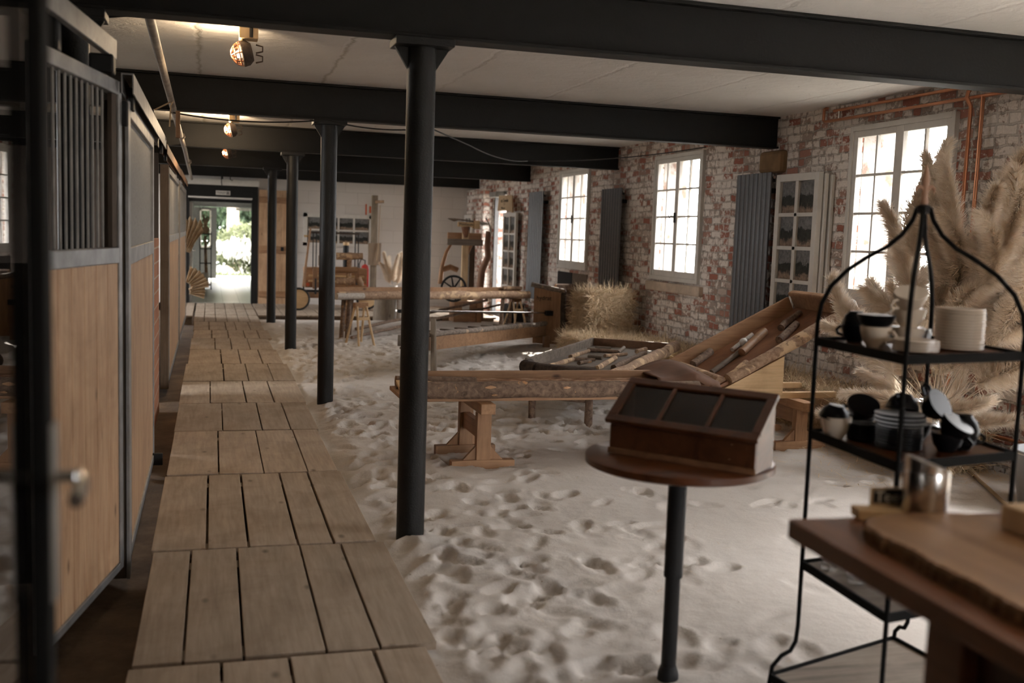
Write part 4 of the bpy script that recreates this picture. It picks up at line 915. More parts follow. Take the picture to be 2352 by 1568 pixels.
st = [((.35, -.20), (.95, -.24), .022), ((.95, -.22), (1.05, -.42), .018), ((.35, -.22), (.40, -.60), .020), ((.42, -.60), (1.25, -.56), .024), ((.55, -.72), (1.9, -.70), .026), ((1.25, -.30), (1.22, -.44), .018), ((1.15, -.15), (1.75, -.17), .020), ((1.75, -.15), (1.80, -.45), .024), ((1.80, -.45), (2.25, -.40), .022), ((1.4, -.42), (1.75, -.55), .018), ((.72, -.36), (.95, -.40), .018), ((2.05, -.15), (2.1, -.3), .02), ((1.95, -.60), (2.3, -.62), .022)]
for i, (a, c, r) in enumerate(st):
    q = mb(); q.log((a[0], a[1], .42+r*.9), (c[0], c[1], .42+r*.9), r, r*.9, 10, .25, .012, i); q.build('maze_stick', M[['peeled', 'bark', 'grey_wood'][i % 3]], t, True)
for (x, y) in ((.16, -.12), (.16, -.62), (LX-.2, -.12), (LX-.2, -.72)):
    q = mb(); q.log((x, y, -.06), (x, y, .40), .034, .032, 12, .2, .004, x+y); q.build('leg', M['bark'], t, True)
q = mb(); q.log((.16, -.14, .20), (.16, -.60, .20), .022, .022, 10, .2, .003, 3); q.build('rung', M['bark'], t, True)
q = mb(); q.box(LX-.24, LX-.16, -.70, -.14, .30, .38); q.build('rung', M['pinez'], t)
# sloping ball run
t = T('sloping_ball_run', 'sloping brown board with log pegs rising to the right', 'ball run', (4.1, 7.3, .41))
lo, hi = Vector((3.62, 6.93, .43)), Vector((4.80, 6.93, 1.02)); d = (hi-lo); L = d.length; ux = d.normalized(); uy = Vector((0, 1, 0)); uz = ux.cross(uy)*1.0
if uz.z < 0: uz = -uz
W = Matrix((ux, uy, uz)).transposed().to_4x4(); W.translation = lo
def mb(): q = MB(); q.M = W; return q
q = mb(); q.box(-.02, L, .02, .80, -.012, .008); q.build('board', M['ply'], t)
q = mb(); q.box(.02, L-.05, .78, .81, -.03, .125); q.build('rear_side', M['pinex'], t, bevel=.004)
q = mb(); q.box(L-.02, L+.02, .0, .82, -.02, .12); q.box(L-.04, L+.02, .05, .80, .12, .16); q.build('top_end', M['pinex'], t, bevel=.012)
q = mb(); q.log((.16, -.005, .03), (L*.62, -.005, .035), .055, .062, 18, .12, .006, 4, flat=.72); q.log((L*.61, -.005, .035), (L+.03, .0, .05), .062, .058, 18, .16, .008, 5, flat=.72); q.build('front_log', M['peeled'], t, True)
q = mb(); q.box(L-.03, L+.05, -.045, .03, .02, .13); q.build('corner_cap', M['birch'], t, bevel=.03, seg=3)
pegs = [((.20, .66), (.42, .74), .034, 'bark'), ((.18, .30), (.52, .42), .022, 'grey_wood'), ((.50, .36), (.84, .55), .034, 'pinex'), ((.52, .56), (.78, .66), .018, 'birch'), ((.76, .20), (1.02, .34), .032, 'bark'), ((.98, .48), (1.20, .56), .028, 'bark'), ((.93, .44), (1.02, .50), .030, 'bark'), ((.28, .06), (.40, .12), .026, 'peeled'), ((.96, .05), (1.08, .10), .024, 'peeled')]
for i, (a, c, r, mt) in enumerate(pegs):
    q = mb(); q.log((a[0], a[1], .01+r*.8), (c[0], c[1], .01+r*.8), r, r*.95, 12, .15, .003, i); q.build('peg', M[mt], t, True)
text('number', '30', .035, M['ink'], tuple(W @ Vector((.31, .675, .081))), (ux, uy, uz) and Matrix((ux, uy, uz)).transposed(), t)
tag(MB().lathe([(.001, -.034)]+[(.034*math.sin(PI*k/12), -.034*math.cos(PI*k/12)) for k in range(1, 12)]+[(.001, .034)], tuple(W @ Vector((.62, .52, .05))), 20).build('white_ball', M['white'], None, True), 'small white ball resting against a peg on the sloping run', 'ball')
b = MB(); b.poly([(3.60, 6.93, .40), (4.22, 6.93, .40), (4.22, 6.93, .70), (3.66, 6.93, .425)], (0, .03, 0)); b.poly([(3.60, 7.66, .40), (4.22, 7.66, .40), (4.22, 7.66, .70), (3.66, 7.66, .425)], (0, .03, 0)); b.box(4.19, 4.22, 6.96, 7.66, .40, .69)
b.build('support_box', M['pale'], t)
for y in (7.05, 7.55): MB().box(4.0, 4.78, y, y+.055, .353, .40).build('support_bar', M['pale'], t, bevel=.003)
b = MB(); b.log((3.68, 7.62, .53), (3.72, 6.98, .50), .052, .05, 14, .08, 0, 5, flat=.8); b.build('stop_log', M['peeled'], t, True)
for (x, y) in ((3.66, 6.99), (3.66, 7.6)): MB().box(x-.03, x+.03, y-.03, y+.03, -.06, .405).build('leg', M['pinez'], t)
b = MB(); vs = []
for i in range(15):
    for j in range(9):
        u, v_ = i/14, j/8; x = 3.14+.50*u; y = 6.80+.50*v_; z = .555+.05*math.sin(u*3.0)*(.5+v_)-.05*(1-v_)*abs(math.sin(u*5))-(0.05 if j == 0 else 0)
        vs.append((x, y, z))
b.add(vs, [(i*9+j, (i+1)*9+j, (i+1)*9+j+1, i*9+j+1) for i in range(14) for j in range(8)])
o = b.build('hide_flap', plain('brown_suede', (.11, .05, .025), .8, 0, .2, 30, .2), None, True); sm = o.modifiers.new('s', 'SOLIDIFY'); sm.thickness = .008
tag(o, 'curled brown hide flap draped between the trough and the sloping run', 'hide')
# far rail run with end board
t = T('rail_ball_run', 'low pine trough with two steel rods and an upright end board', 'ball run', (3.4, 12.4, .1))
A0, A1 = Vector((2.22, 10.92, .28)), Vector((4.60, 13.95, .15)); dr = (A1-A0).normalized(); sd_ = Vector((dr.y, -dr.x, 0)).normalized()
b = MB(); b.plank(A0+Vector((0, 0, .06)), A1+Vector((0, 0, .06)), .03, .15); b.build('front_board', M['pinex'], t, bevel=.004)
bk = -sd_*.30
b = MB(); b.plank(A0+bk+Vector((0, 0, .08)), A1+bk+Vector((0, 0, .08)), .03, .12); b.plank(A0+bk*.5-Vector((0, 0, .0)), A1+bk*.5-Vector((0, 0, .0)), .28, .02); b.build('rear_board', M['grey_wood'], t)
b = MB(); b.log(A0+Vector((0, 0, .16)), A1+Vector((0, 0, .16)), .03, .035, 12, .25, .01, 3); b.build('edge_log', M['barkgrey'], t, True)
for k in range(9):
    p = A0.lerp(A1, .06+.105*k)+Vector((0, 0, .165)); MB().plank(p, p+bk, .05, .018).build('crosspiece', M['grey_wood'], t)
b = MB(); b.log((2.36, 10.99, -.05), (2.33, 10.97, .62), .035, .03, 10, .15, .006, 3); b.build('leg', M['grey_woodz'], t, True)
MB().box(4.52, 4.60, 13.72, 13.80, -.06, .15).build('leg', M['pinez'], t)
for s in (0, .06):
    MB().tube([Vector((2.02, 11.04, .69))+bk*(s*2+.2), Vector((4.70, 14.0, .455))+bk*(s*2+.2)], .013, 10).build('steel_rod', M['steel'], t, True)
b = MB(); b.cbox((4.66, 13.99, .455), (.10, .10, .07)); b.cbox((1.99, 11.02, .69), (.08, .06, .035)); b.build('rod_bracket', M['black'], t, bevel=.004)
P = [Vector((4.50, 14.22, 0)), Vector((4.86, 14.02, 0))]
b = MB(); b.poly([(4.50, 14.22, .0), (4.86, 14.02, .0), (4.86, 14.02, .76), (4.50, 14.22, .84)], (.03, .035, 0)); b.build('end_board', M['pinez'], t)
b = MB(); b.log((4.46, 14.23, .85), (4.90, 14.00, .77), .035, .035, 12, .2, .01, 5); b.build('top_log', M['barkgrey'], t, True)
b = MB(); b.log((4.89, 14.02, -.06), (4.88, 14.02, .78), .035, .04, 12, .15, .006, 2); b.build('end_post', M['barkdark'], t, True)
dirn = (P[1]-P[0]).normalized(); nn = Vector((dirn.y, -dirn.x, 0)); Rm = Matrix((dirn, Vector((0, 0, 1)), nn)).transposed()
text('lettering', 'hydrat', .085, M['ink'], tuple(Vector((4.63, 14.148, .66))+nn*.004), Rm, t)
# far log trough on sawhorse
t = T('log_trough', 'long peeled log trough across the back of the sand', 'ball run', (3.4, 15.9, .5))
b = MB(); b.log((1.75, 14.85, .60), (5.08, 16.35, .575), .058, .06, 16, .2, .012, 6); b.build('front_log', M['peeled'], t, True)
b = MB(); b.plank((1.75, 15.28, .645), (5.02, 16.72, .62), .035, .11); b.build('rear_board', M['pinex'], t)
b = MB(); b.plank((1.75, 15.06, .545), (5.02, 16.54, .52), .40, .02); b.build('base_board', M['grey_wood'], t)
b = MB(); b.log((1.72, 14.72, .60), (2.13, 14.90, .60), .05, .045, 14, .05, 0, 2); b.build('pale_half_log', M['birch'], t, True)
b = MB(); b.log((4.66, 16.45, .67), (5.02, 16.58, .67), .035, .03, 12, .1, 0, 2); b.build('end_peg', M['peeled'], t, True)
for (x, y) in ((1.83, 15.0), (1.98, 15.3), (1.90, 14.9), (4.55, 16.15), (4.78, 16.45)):
    MB().log((x, y, -.06), (x+.03, y, .54), .035, .032, 10, .2, .01, x).build('leg', M['bark'], t, True)
MB().log((1.85, 15.0, .12), (2.0, 15.4, .16), .03, .03, 10, .2, 0, 2).build('rung', M['bark'], t, True)
def sawhorse(cx, cy, h, label, a=.35):
    t = T('sawhorse', label, 'sawhorse', (cx, cy, 0)); R = Matrix.Translation((cx, cy, 0)) @ Matrix.Rotation(a, 4, 'Z')
    b = MB(); b.M = R; b.box(-.10, .10, -.035, .035, h-.07, h); b.build('top_beam', M['pinex'], t, bevel=.004)
    for sx in (-1, 1):
        for sy in (-1, 1):
            b = MB(); b.M = R; b.tube([(sx*.07, sy*.03, h-.05), (sx*.12, sy*.20, -.05)], .016, 6); b.build('leg', M['palez'], t)
    b = MB(); b.M = R; b.plank((-.09, -.09, h*.62), (.09, -.09, h*.62), .02, .04); b.build('rung', M['palez'], t)
sawhorse(1.98, 14.1, .56, 'small slim pine sawhorse under the left end of the far log trough')
sawhorse(4.86, 16.35, .52, 'slim pine sawhorse under the right end of the far log trough')
for k, (p0, p1) in enumerate((((2.0, 14.7, .14), (4.6, 17.2, .42)), ((1.9, 14.4, .05), (4.9, 17.4, .33)))):
    tag(MB().log(p0, p1, .024, .02, 10, .2, .015, k+3).build('log_pole', M['bark'], None, True), ['thin bark pole lying behind the sawhorse, upper of two', 'thin bark pole lying behind the sawhorse, lower of two'][k], 'pole')
# ------------------------------------------------ back area objects
def wheel(name, parent, c, r, axis, mt, mtr, spokes=8, tr=.014, wd=.02, solid=False):
    A = {'x': Matrix.Rotation(PI/2, 3, 'Y'), 'y': Matrix.Rotation(PI/2, 3, 'X')}[axis]
    b = MB(); b.tube([Vector(c)+A @ Vector((math.cos(s)*r, math.sin(s)*r, 0)) for s in [2*PI*i/36 for i in range(37)]], tr, 8, False); w_ = b.build(name, M[mtr], parent, True)
    q = MB(); q.lathe([(.002, -wd), (.035, -wd), (.035, wd), (.002, wd)], c, 14, A)
    if solid: q.lathe([(.002, -.012), (r-.01, -.012), (r-.01, .012), (.002, .012)], c, 32, A)
    else:
        for k in range(spokes):
            s = 2*PI*k/spokes+.2; q.tube([Vector(c)+A @ Vector((math.cos(s)*.03, math.sin(s)*.03, 0)), Vector(c)+A @ Vector((math.cos(s)*r, math.sin(s)*r, 0))], [.018, .012], 6)
    q.build('wheel_disc' if solid else 'spokes', M[mt], parent if w_ is None else w_, True)
t = T('hand_cart', 'two tiered wooden hand cart with tall black rods against the back wall', 'cart', (2.3, 20.2, 0))
MB().box(1.74, 2.92, 20.0, 20.45, .42, .80).build('box', M['pinex'], t, bevel=.008)
for z in (.55, .65): MB().box(1.80, 2.86, 19.95, 19.99, z-.018, z+.018).build('front_rail', M['pale'], t, bevel=.003)
for x in (1.92, 2.72): MB().box(x-.04, x+.04, 19.93, 20.0, .40, .82).build('upright', M['pinez'], t, bevel=.003)
for x in (1.79, 2.87): MB().lathe([(.001, -.01), (.035, -.01), (.035, .01), (.001, .01)], (x, 19.99, .48), 16, Matrix.Rotation(PI/2, 3, 'X')).build('reflector', M['orange'], t, True)
MB().box(1.65, 2.95, 20.0, 20.4, .22, .32).build('axle_beam', M['pinex'], t)
b = MB(); b.tube([(1.70, 19.95, .45), (1.72, 19.95, .36), (2.9, 19.95, .36)], .022, 8); b.tube([(1.93, 19.94, .3), (1.93, 19.94, .60)], .02, 8); b.tube([(2.71, 19.94, .3), (2.71, 19.94, .60)], .02, 8); b.build('iron_frame', M['black'], t, True)
for x in (1.88, 1.94, 2.68, 2.74): MB().tube([(x, 20.0, .78), (x, 20.0, 1.46)], .010, 8).build('rod', M['black'], t, True)
MB().tube([(1.80, 20.0, 1.47), (2.76, 20.0, 1.47)], .017, 8).build('cross_bar', M['barkdark'], t, True)
b = MB(); b.tube([(1.69, 19.8, .45), (1.73, 19.75, .9), (1.80, 19.7, 1.55)], [.028, .022, .018], 8); b.build('long_handle', M['pinez'], t, True)
MB().tube([(1.68, 19.7, 1.40), (1.76, 19.7, 1.40)], .02, 8).build('grip', M['pale'], t, True)
wheel('wheel', t, (1.60, 19.75, .215), .195, 'y', 'pale', 'rubber', solid=True, tr=.022)
wheel('wheel', t, (2.96, 20.2, .215), .195, 'y', 'pale', 'rubber', solid=True, tr=.022)
tag(MB().box(2.05, 2.3, 20.5, 20.7, .82, 1.02).build('wood_block', M['partlight'], bevel=.006), 'small tan box between the cart and the back wall', 'box')
t = T('black_tube', 'black tube with a wooden cap standing on the hand cart', 'tube', (2.55, 20.2, .8))
MB().lathe([(.055, .802), (.055, 1.24)], (2.53, 20.2, 0), 20).build('tube', M['black'], t, True); MB().lathe([(.06, 1.24), (.06, 1.30)], (2.53, 20.2, 0), 20).build('cap', M['pale'], t, True)
t = T('log_cross_stand', 'knobbly stand of crossed log pieces behind the second column', 'stand', (2.02, 15.9, 0))
MB().log((2.02, 15.9, -.05), (2.05, 15.9, 1.20), .042, .038, 10, .12, .01, 2).build('post', M['peeled'], t, True)
for k, (z, x0, x1, r) in enumerate(((.58, 1.80, 2.22, .06), (.76, 1.85, 2.12, .05), (.93, 1.80, 2.16, .05), (1.14, 1.84, 2.24, .055), (.66, 2.0, 2.3, .045))):
    MB().log((x0, 15.86, z), (x1, 15.84, z+.01), r, r*.9, 12, .12, .006, k).build('crosspiece', M['peeled' if k % 2 else 'pinex'], t, True)
MB().log((2.18, 15.86, .82), (2.30, 15.84, .52), .05, .04, 12, .12, .004, 8).build('branch', M['peeled'], t, True)
t = T('tall_post', 'tall weathered post with a flat board and a round peg near the back wall', 'post', (3.13, 20.6, 0))
MB().box(3.07, 3.19, 20.56, 20.66, -.02, 2.24).build('post', M['grey_woodz'], t, bevel=.008)
MB().box(3.01, 3.26, 20.50, 20.56, .86, 1.30).build('board', M['partlight'], t, bevel=.005)
MB().log((3.13, 20.53, 2.11), (3.30, 20.5, 2.12), .03, .028, 10, .05, 0, 1).build('peg', M['peeled'], t, True)
MB().tube([(3.23, 20.52, 2.05), (3.20, 20.48, 1.2), (3.17, 20.47, .95)], .006, 6).build('cord', M['rope'], t, True)
t = tag(MB().log((2.93, 17.9, -.05), (2.95, 17.9, .50), .20, .19, 28, .08, .002, 3, seg=6).build('tree_stump', M['grey_woodz'], None, True), 'thick upright pale log stump behind the far log trough', 'stump')
tag(MB().log((3.17, 17.75, -.05), (3.16, 17.75, .46), .05, .045, 14, .1, .003, 3).build('birch_log', M['birch'], None, True), 'slim birch log standing right of the thick stump', 'log')
# planing bench figure
t = T('wooden_sculpture', 'upright pine post with tray and crosshead, beside the black wheel', 'wooden figure', (4.35, 17.8, 0))
MB().box(4.27, 4.38, 17.77, 17.85, .33, 1.62).build('post', M['palez'], t, bevel=.004)
MB().box(3.98, 4.62, 17.70, 17.74, 1.34, 1.45).build('front_board', M['grey_wood'], t, bevel=.004); MB().box(4.02, 4.64, 17.88, 17.92, 1.42, 1.56).build('rear_board', M['pinex'], t, bevel=.004)
MB().box(4.0, 4.62, 17.74, 17.88, 1.34, 1.36).build('shelf', M['pinex'], t)
hd = MB().box(4.17, 4.50, 17.72, 17.80, 1.665, 1.75).build('hammer_block', M['pale'], t, bevel=.006); MB().box(4.45, 4.55, 17.68, 17.84, 1.64, 1.78).build('block_end', M['pale'], t, bevel=.008)
b = MB(); b.tube([(4.30, 17.74, 1.67), (4.31, 17.74, 1.55), (4.32, 17.74, 1.48)], [.075, .055, .03], 12); b.build('leather_tongue', M['ply'], t, True)
b = MB(); b.tube([(3.99, 17.76, 1.80), (4.10, 17.76, 1.78), (4.18, 17.76, 1.79), (4.70, 17.76, 1.74)], [.006, .03, .014, .016], 10); b.build('spindle', M['barkgrey'], t, True)
MB().tube([(4.53, 17.76, 1.75), (4.62, 17.76, 1.74), (4.73, 17.74, 1.72)], [.02, .038, .006], 10).build('spindle_tip', M['birch'], t, True)
text('lettering', 'Malzbaum', .062, M['ink'], (4.31, 17.716, 1.708), Rb, t)
MB().box(4.10, 4.58, 17.55, 17.95, .0, .36).build('base_box', M['pinex'], t, bevel=.006); MB().box(4.24, 4.37, 17.543, 17.55, .22, .32).build('label_plate', M['white'], t)
MB().box(4.50, 4.58, 17.50, 17.55, -.02, .40).build('corner_post', M['pinez'], t)
wheel('wheel', t, (4.02, 17.3, .60), .215, 'y', 'black', 'black', 8, .02); MB().tube([(4.02, 17.3, .60), (4.15, 17.7, .60)], .02, 8).build('axle', M['black'], t, True)
t = T('curved_yoke', 'curved reddish wooden yoke shaped like a chair side, against the back wall', 'yoke', (4.1, 18.4, .6))
MB().tube([(4.02, 18.4, .62), (4.05, 18.4, .95), (4.12, 18.4, 1.2), (4.20, 18.4, 1.34)], [.05, .04, .035, .028], 10).build('left_arm', M['pinez'], t, True)
MB().tube([(4.06, 18.4, .88), (4.2, 18.4, .93), (4.34, 18.4, .88)], [.05, .055, .05], 10).build('cross_arm', M['pinez'], t, True)
MB().tube([(4.48, 18.4, .9), (4.50, 18.4, 1.15), (4.58, 18.4, 1.34)], [.03, .03, .03], 10).build('right_arm', M['pinez'], t, True)
tag(MB().box(4.58, 4.68, 18.5, 18.58, -.05, 1.35).build('dark_plank', M['partition']), 'dark weathered plank standing behind the wavy trunk', 'plank')
tag(MB().tube([(4.66, 17.9, -.05), (4.63, 17.9, .5), (4.66, 17.88, .9), (4.76, 17.86, 1.15), (4.74, 17.86, 1.35), (4.76, 17.86, 1.60)], [.07, .07, .065, .055, .055, .05], 12, True, .15, 3).build('wavy_trunk', plain('reddish_trunk', (.24, .13, .08), .7, 0, .3, 20, .25), None, True), 'wavy brown debarked trunk standing right of the pine post', 'trunk')
b = MB(); b.tube([(4.67, 17.75, 1.84), (4.74, 17.74, 1.72), (4.78, 17.74, 1.55)], .014, 8); tag(b.build('antler', M['birch'], None, True), 'pale curved antler above the wavy trunk', 'antler')
t = T('black_crate', 'black open crate on the floor under the white sash near the glass door', 'crate', (5.2, 17.5, 0))
b = MB(); b.box(5.02, 5.3, 17.30, 17.32, -.02, .34); b.box(5.02, 5.3, 17.60, 17.62, -.02, .34); b.box(5.02, 5.04, 17.32, 17.60, -.02, .34); b.box(5.28, 5.3, 17.32, 17.6, -.02, .34); b.box(5.04, 5.28, 17.32, 17.6, -.02, .0); b.build('body', M['black'], t)
MB().box(5.0, 5.32, 17.28, 17.31, .33, .36).build('rim', M['galv_dull'], t)
tag(MB().box(3.55, 3.62, 20.9, 21.1, .55, .65).build('meter_box', M['black'], bevel=.004), 'small dark box by the back wall right of the white vase plume', 'box')
# white vase with pampas at back
t = T('white_vase', 'white floor vase near the back wall, right of the thick stump', 'vase', (3.42, 19.9, 0))
MB().lathe([(.08, .0), (.13, .05), (.15, .25), (.11, .42), (.08, .47), (.09, .50)], (3.42, 19.9, 0), 24).build('body', M['white'], t, True)
# firewood
rf_ = random.Random(5)
spots = [(5.12, 14.62, .14, .13), (5.05, 14.95, .12, .12), (5.10, 14.78, .38, .12), (5.18, 14.50, .42, .10), (5.14, 14.95, .36, .10), (5.15, 14.68, .60, .10), (5.17, 14.92, .56, .09), (5.19, 14.80, .76, .085)]
for i, (x, y, z, r) in enumerate(spots):
    g = T('firewood_log', 'split firewood log, %s of the pile under the farthest window' % ['lowest left', 'lowest rear', 'big middle one', 'left one above the big log', 'rear one in the second layer', 'left one in the third layer', 'rear one in the third layer', 'topmost'][i], 'log', (x, y, z), 'firewood pile under the farthest window')
    q = MB(); q.tube([(x-.17, y, z), (x+.15, y+rf_.uniform(-.05, .05), z)], r, 7, True, .1, i); q.build('log_body', M['bark'], g, False, .006)
    q = MB(); q.tube([(x-.175, y, z), (x-.168, y, z)], r*.93, 7, True, .1, i); q.build('cut_face', M['cut'], g)
t = T('galvanised_tub', 'round zinc tub standing by the brick wall at right', 'tub', (4.75, 4.85, 0))
MB().lathe([(.20, -.02), (.215, .0), (.265, .34), (.275, .35), (.275, .36), (.258, .36), (.205, .02), (.002, .02)], (4.95, 4.95, 0), 40).build('body', M['zinc'], t, True)
MB().tube([(4.95+.275*math.cos(s)*1.0, 4.95+.10*0+.275*math.sin(s), .345) for s in [2*PI*i/40 for i in range(41)]], .010, 8, False).build('rim', M['zinc'], t, True)
tag(MB().tube([(5.25, 6.2, .02), (5.0, 5.7, .02), (4.85, 5.4, .018), (4.72, 5.15, .015), (4.62, 4.9, .012), (4.7, 4.5, .01)], .012, 8).build('pale_cable', M['rope'], None, True), 'pale cable lying on the sand below the shelf rack', 'cable')
# ================================================================== HAY, PAMPAS, PALM
def ribbons(p, d, s, L, w, bend=0):
    """tapered ribbons: p base (n,3), d dir, s side, L length, w width -> two quads each"""
    n = len(p); L = L[:, None]; w = w[:, None] if hasattr(w, 'shape') else w
    mid = p+d*L*.5; tip = p+d*L+bend
    V = np.stack([p-s*w*.5, p+s*w*.5, mid+s*w*.5, mid-s*w*.5, tip+s*w*.12, tip-s*w*.12], 1).reshape(-1, 3)
    k = np.arange(n)[:, None]*6
    F = np.concatenate([k+np.array([[0, 1, 2, 3]]), k+np.array([[3, 2, 4, 5]])], 0); return V, F
def unit(a): return a/np.maximum(np.linalg.norm(a, axis=1)[:, None], 1e-6)
def bale_mesh(sx, sy, sz, n, seed):
    r = np.random.RandomState(seed); S_ = np.array([sx, sy, sz]); ar = np.array([sy*sz, sx*sz, sx*sy]); ar = ar/ar.sum()
    ax = r.choice(3, n, p=ar); sg = r.choice([-1, 1], n); p = (r.rand(n, 3)-.5)*S_*.98
    p[np.arange(n), ax] = sg*S_[ax]*.5*.97
    nrm = np.zeros((n, 3)); nrm[np.arange(n), ax] = sg
    d = r.normal(0, 1, (n, 3)); d = d-nrm*(d*nrm).sum(1)[:, None]*.78; d = unit(d+nrm*r.rand(n)[:, None]*.5); s = unit(np.cross(d, nrm+.01))
    p += nrm*r.uniform(-.015, .02, n)[:, None]
    V, F = ribbons(p, d, s, r.uniform(.06, .20, n), r.uniform(.003, .008, n))
    # lumpy core
    m = 14; cv = []; cf = []
    for a in range(3):
        for sgn in (-1, 1):
            o = len(cv); b_, c_ = [q for q in range(3) if q != a]
            for i in range(m+1):
                for j in range(m+1):
                    q = [0, 0, 0]; q[a] = sgn*S_[a]*.48; q[b_] = (i/m-.5)*S_[b_]*.96; q[c_] = (j/m-.5)*S_[c_]*.96
                    e = 1-.06*((abs(i/m-.5)*2)**6+(abs(j/m-.5)*2)**6); h = .02*mnoise.noise(Vector(q)*14)
                    q[a] = q[a]*e+sgn*h; cv.append(q)
            cf += [(o+i*(m+1)+j, o+i*(m+1)+j+1, o+(i+1)*(m+1)+j+1, o+(i+1)*(m+1)+j) for i in range(m) for j in range(m)]
    V = np.concatenate([np.array(cv), V]); F = np.concatenate([np.array(cf), F+len(cv)]); V[:, 2] += sz/2
    return V, F
V, F = bale_mesh(.90, .44, .36, 7000, 1); b0 = npmesh('hay_bale', V, F, M['straw'], False); b0.location = (5.0, 6.35, -.01); b0.rotation_euler = (0, 0, PI/2)
places = [('hay bale against the brick wall under the pampas grass', (5.0, 6.35), PI/2+.03, -.01), ('hay bale against the wall below the large window', (5.0, 7.30), PI/2-.04, -.01), ('hay bale behind the right hand trestle', (5.0, 8.25), PI/2+.05, -.01), ('hay bale behind the sloping ball run', (5.0, 9.22), PI/2-.03, -.01), ('low hay bale behind the maze tray', (4.98, 10.2), PI/2+.06, -.01), ('low hay bale between the maze tray and the brick wall', (4.97, 11.15), PI/2-.05, -.01), ('low hay bale lying under the upright bale', (4.84, 12.36), .03, -.01), ('loose topped low hay bale left of the wall bales', (4.42, 11.5), PI/2+.12, -.01)]
for i, (lb, (x, y), a, z) in enumerate(places):
    o = b0 if i == 0 else b0.copy()
    if i: C.objects.link(o)
    o.location = (x, y, z); o.rotation_euler = (0, 0, a); tag(o, lb, 'hay bale', 'hay bales along the brick wall')
V, F = bale_mesh(.60, .44, .52, 8500, 2); o = npmesh('hay_bale', V, F, M['straw'], False); o.location = (4.86, 12.40, .345); o.rotation_euler = (0, 0, .12)
tag(o, 'big square hay bale sitting on top of the low bales before the radiator', 'hay bale', 'hay bales along the brick wall')
r = np.random.RandomState(5); n = 5200
px = XW-.15-np.abs(r.normal(0, .55, n)); py = r.uniform(5.6, 12.8, n); keep = px > 3.6; px, py = px[keep], py[keep]; n = len(px)
pz = np.array([sand_z(a, b_) for a, b_ in zip(px, py)])+.006+r.rand(n)*.02
d = r.normal(0, 1, (n, 3)); d[:, 2] *= .12; d = unit(d); s = unit(np.cross(d, np.tile([0, 0, 1.], (n, 1))))
V, F = ribbons(np.stack([px, py, pz], 1), d, s, r.uniform(.05, .16, n), r.uniform(.003, .006, n))
tag(npmesh('loose_straw', V, F, M['straw'], False), 'loose straw scattered on the sand along the brick wall', 'straw', kind='stuff')
n = 90; px = r.uniform(1.2, 4.2, n); py = r.uniform(2.6, 7.5, n); pz = np.array([sand_z(a, b_) for a, b_ in zip(px, py)])+.005
d = r.normal(0, 1, (n, 3)); d[:, 2] *= .1; d = unit(d); s = unit(np.cross(d, np.tile([0, 0, 1.], (n, 1))))
V, F = ribbons(np.stack([px, py, pz], 1), d, s, r.uniform(.02, .08, n), r.uniform(.0015, .003, n)); tag(npmesh('straw_bits', V, F, M['straw'], False), 'scattered straw bits on the open sand in front', 'straw', kind='stuff')
# pampas plume meshes (stem + fluffy hairs), base at origin growing +Z with a droop to +X
def plume_mesh(L, R, n, seed, droop=.25, stem=.35):
    r = np.random.RandomState(seed); u = r.rand(n)**.85
    cx = lambda t: droop*L*t**2.2
    t = u; ang = r.uniform(0, 2*PI, n); core = r.rand(n)*.012
    p = np.stack([cx(t)+np.cos(ang)*core, np.sin(ang)*core, stem+t*L], 1)
    tan = np.stack([droop*L*2.2*t**1.2/L, np.zeros(n), np.ones(n)], 1); tan = unit(tan)
    rad = np.stack([np.cos(ang), np.sin(ang), np.zeros(n)], 1)
    d = unit(tan*1.0+rad*(R*8*(.35+.65*(1-t)))[:, None]+r.normal(0, .22, (n, 3))); d[:, 2] -= .12
    s = unit(np.cross(d, r.normal(0, 1, (n, 3)))); ln = r.uniform(.07, .17, n)*(1.15-.5*t)
    V, F = ribbons(p, d, s, ln, r.uniform(.0018, .0042, n), bend=np.array([.012, 0, -.012]))
    b = MB(); b.tube([(0, 0, 0), (0, 0, stem*.5), (0, 0, stem), (cx(.5), 0, stem+L*.5), (cx(.95), 0, stem+L*.95)], [.004, .004, .003, .002, .001], 4)
    bv = np.array(b.v); bf = np.array([f for f in b.f if len(f) == 4])
    return np.concatenate([bv, V]), np.concatenate([bf, F+len(bv)])
PL = [plume_mesh(.58, .085, 5200, 21, .22), plume_mesh(.50, .11, 5200, 22, .38), plume_mesh(.66, .08, 5200, 23, .12)]
PM = []
for k, (V, F) in enumerate(PL):
    o = npmesh('plume', V, F, M['pampas'], False); PM.append(o.data); bpy.data.objects.remove(o)
def place_plume(parent, base, tip_dir, k, s=1.0, spin=0, name='plume'):
    o = bpy.data.objects.new(name, PM[k % 3]); C.objects.link(o)
    q = Vector(tip_dir).normalized().to_track_quat('Z', 'X'); e = (q.to_matrix() @ Matrix.Rotation(spin, 3, 'Z')).to_euler()
    off = Vector(parent_pos[parent.name]); o.location = Vector(base)-off; o.rotation_euler = e; o.scale = (s, s, s); o.parent = parent; return o
t = T('pampas_arrangement', 'tall cloud of cream pampas grass standing by the large window', 'pampas grass', (4.72, 5.9, 0))
MB().lathe([(.10, -.01), (.15, .03), (.17, .25), (.13, .45), (.10, .5), (.11, .52)], (4.72, 5.9, 0), 28).build('vase', M['zinc'], t, True)
rp = random.Random(12)
def aim(base, tgt, k, s=None):
    v = Vector(tgt)-Vector(base); Lk = (.35+(.58, .50, .66)[k % 3]); return place_plume(t, base, v, k, (s or v.length/Lk), rp.uniform(0, 6.28))
targets = []
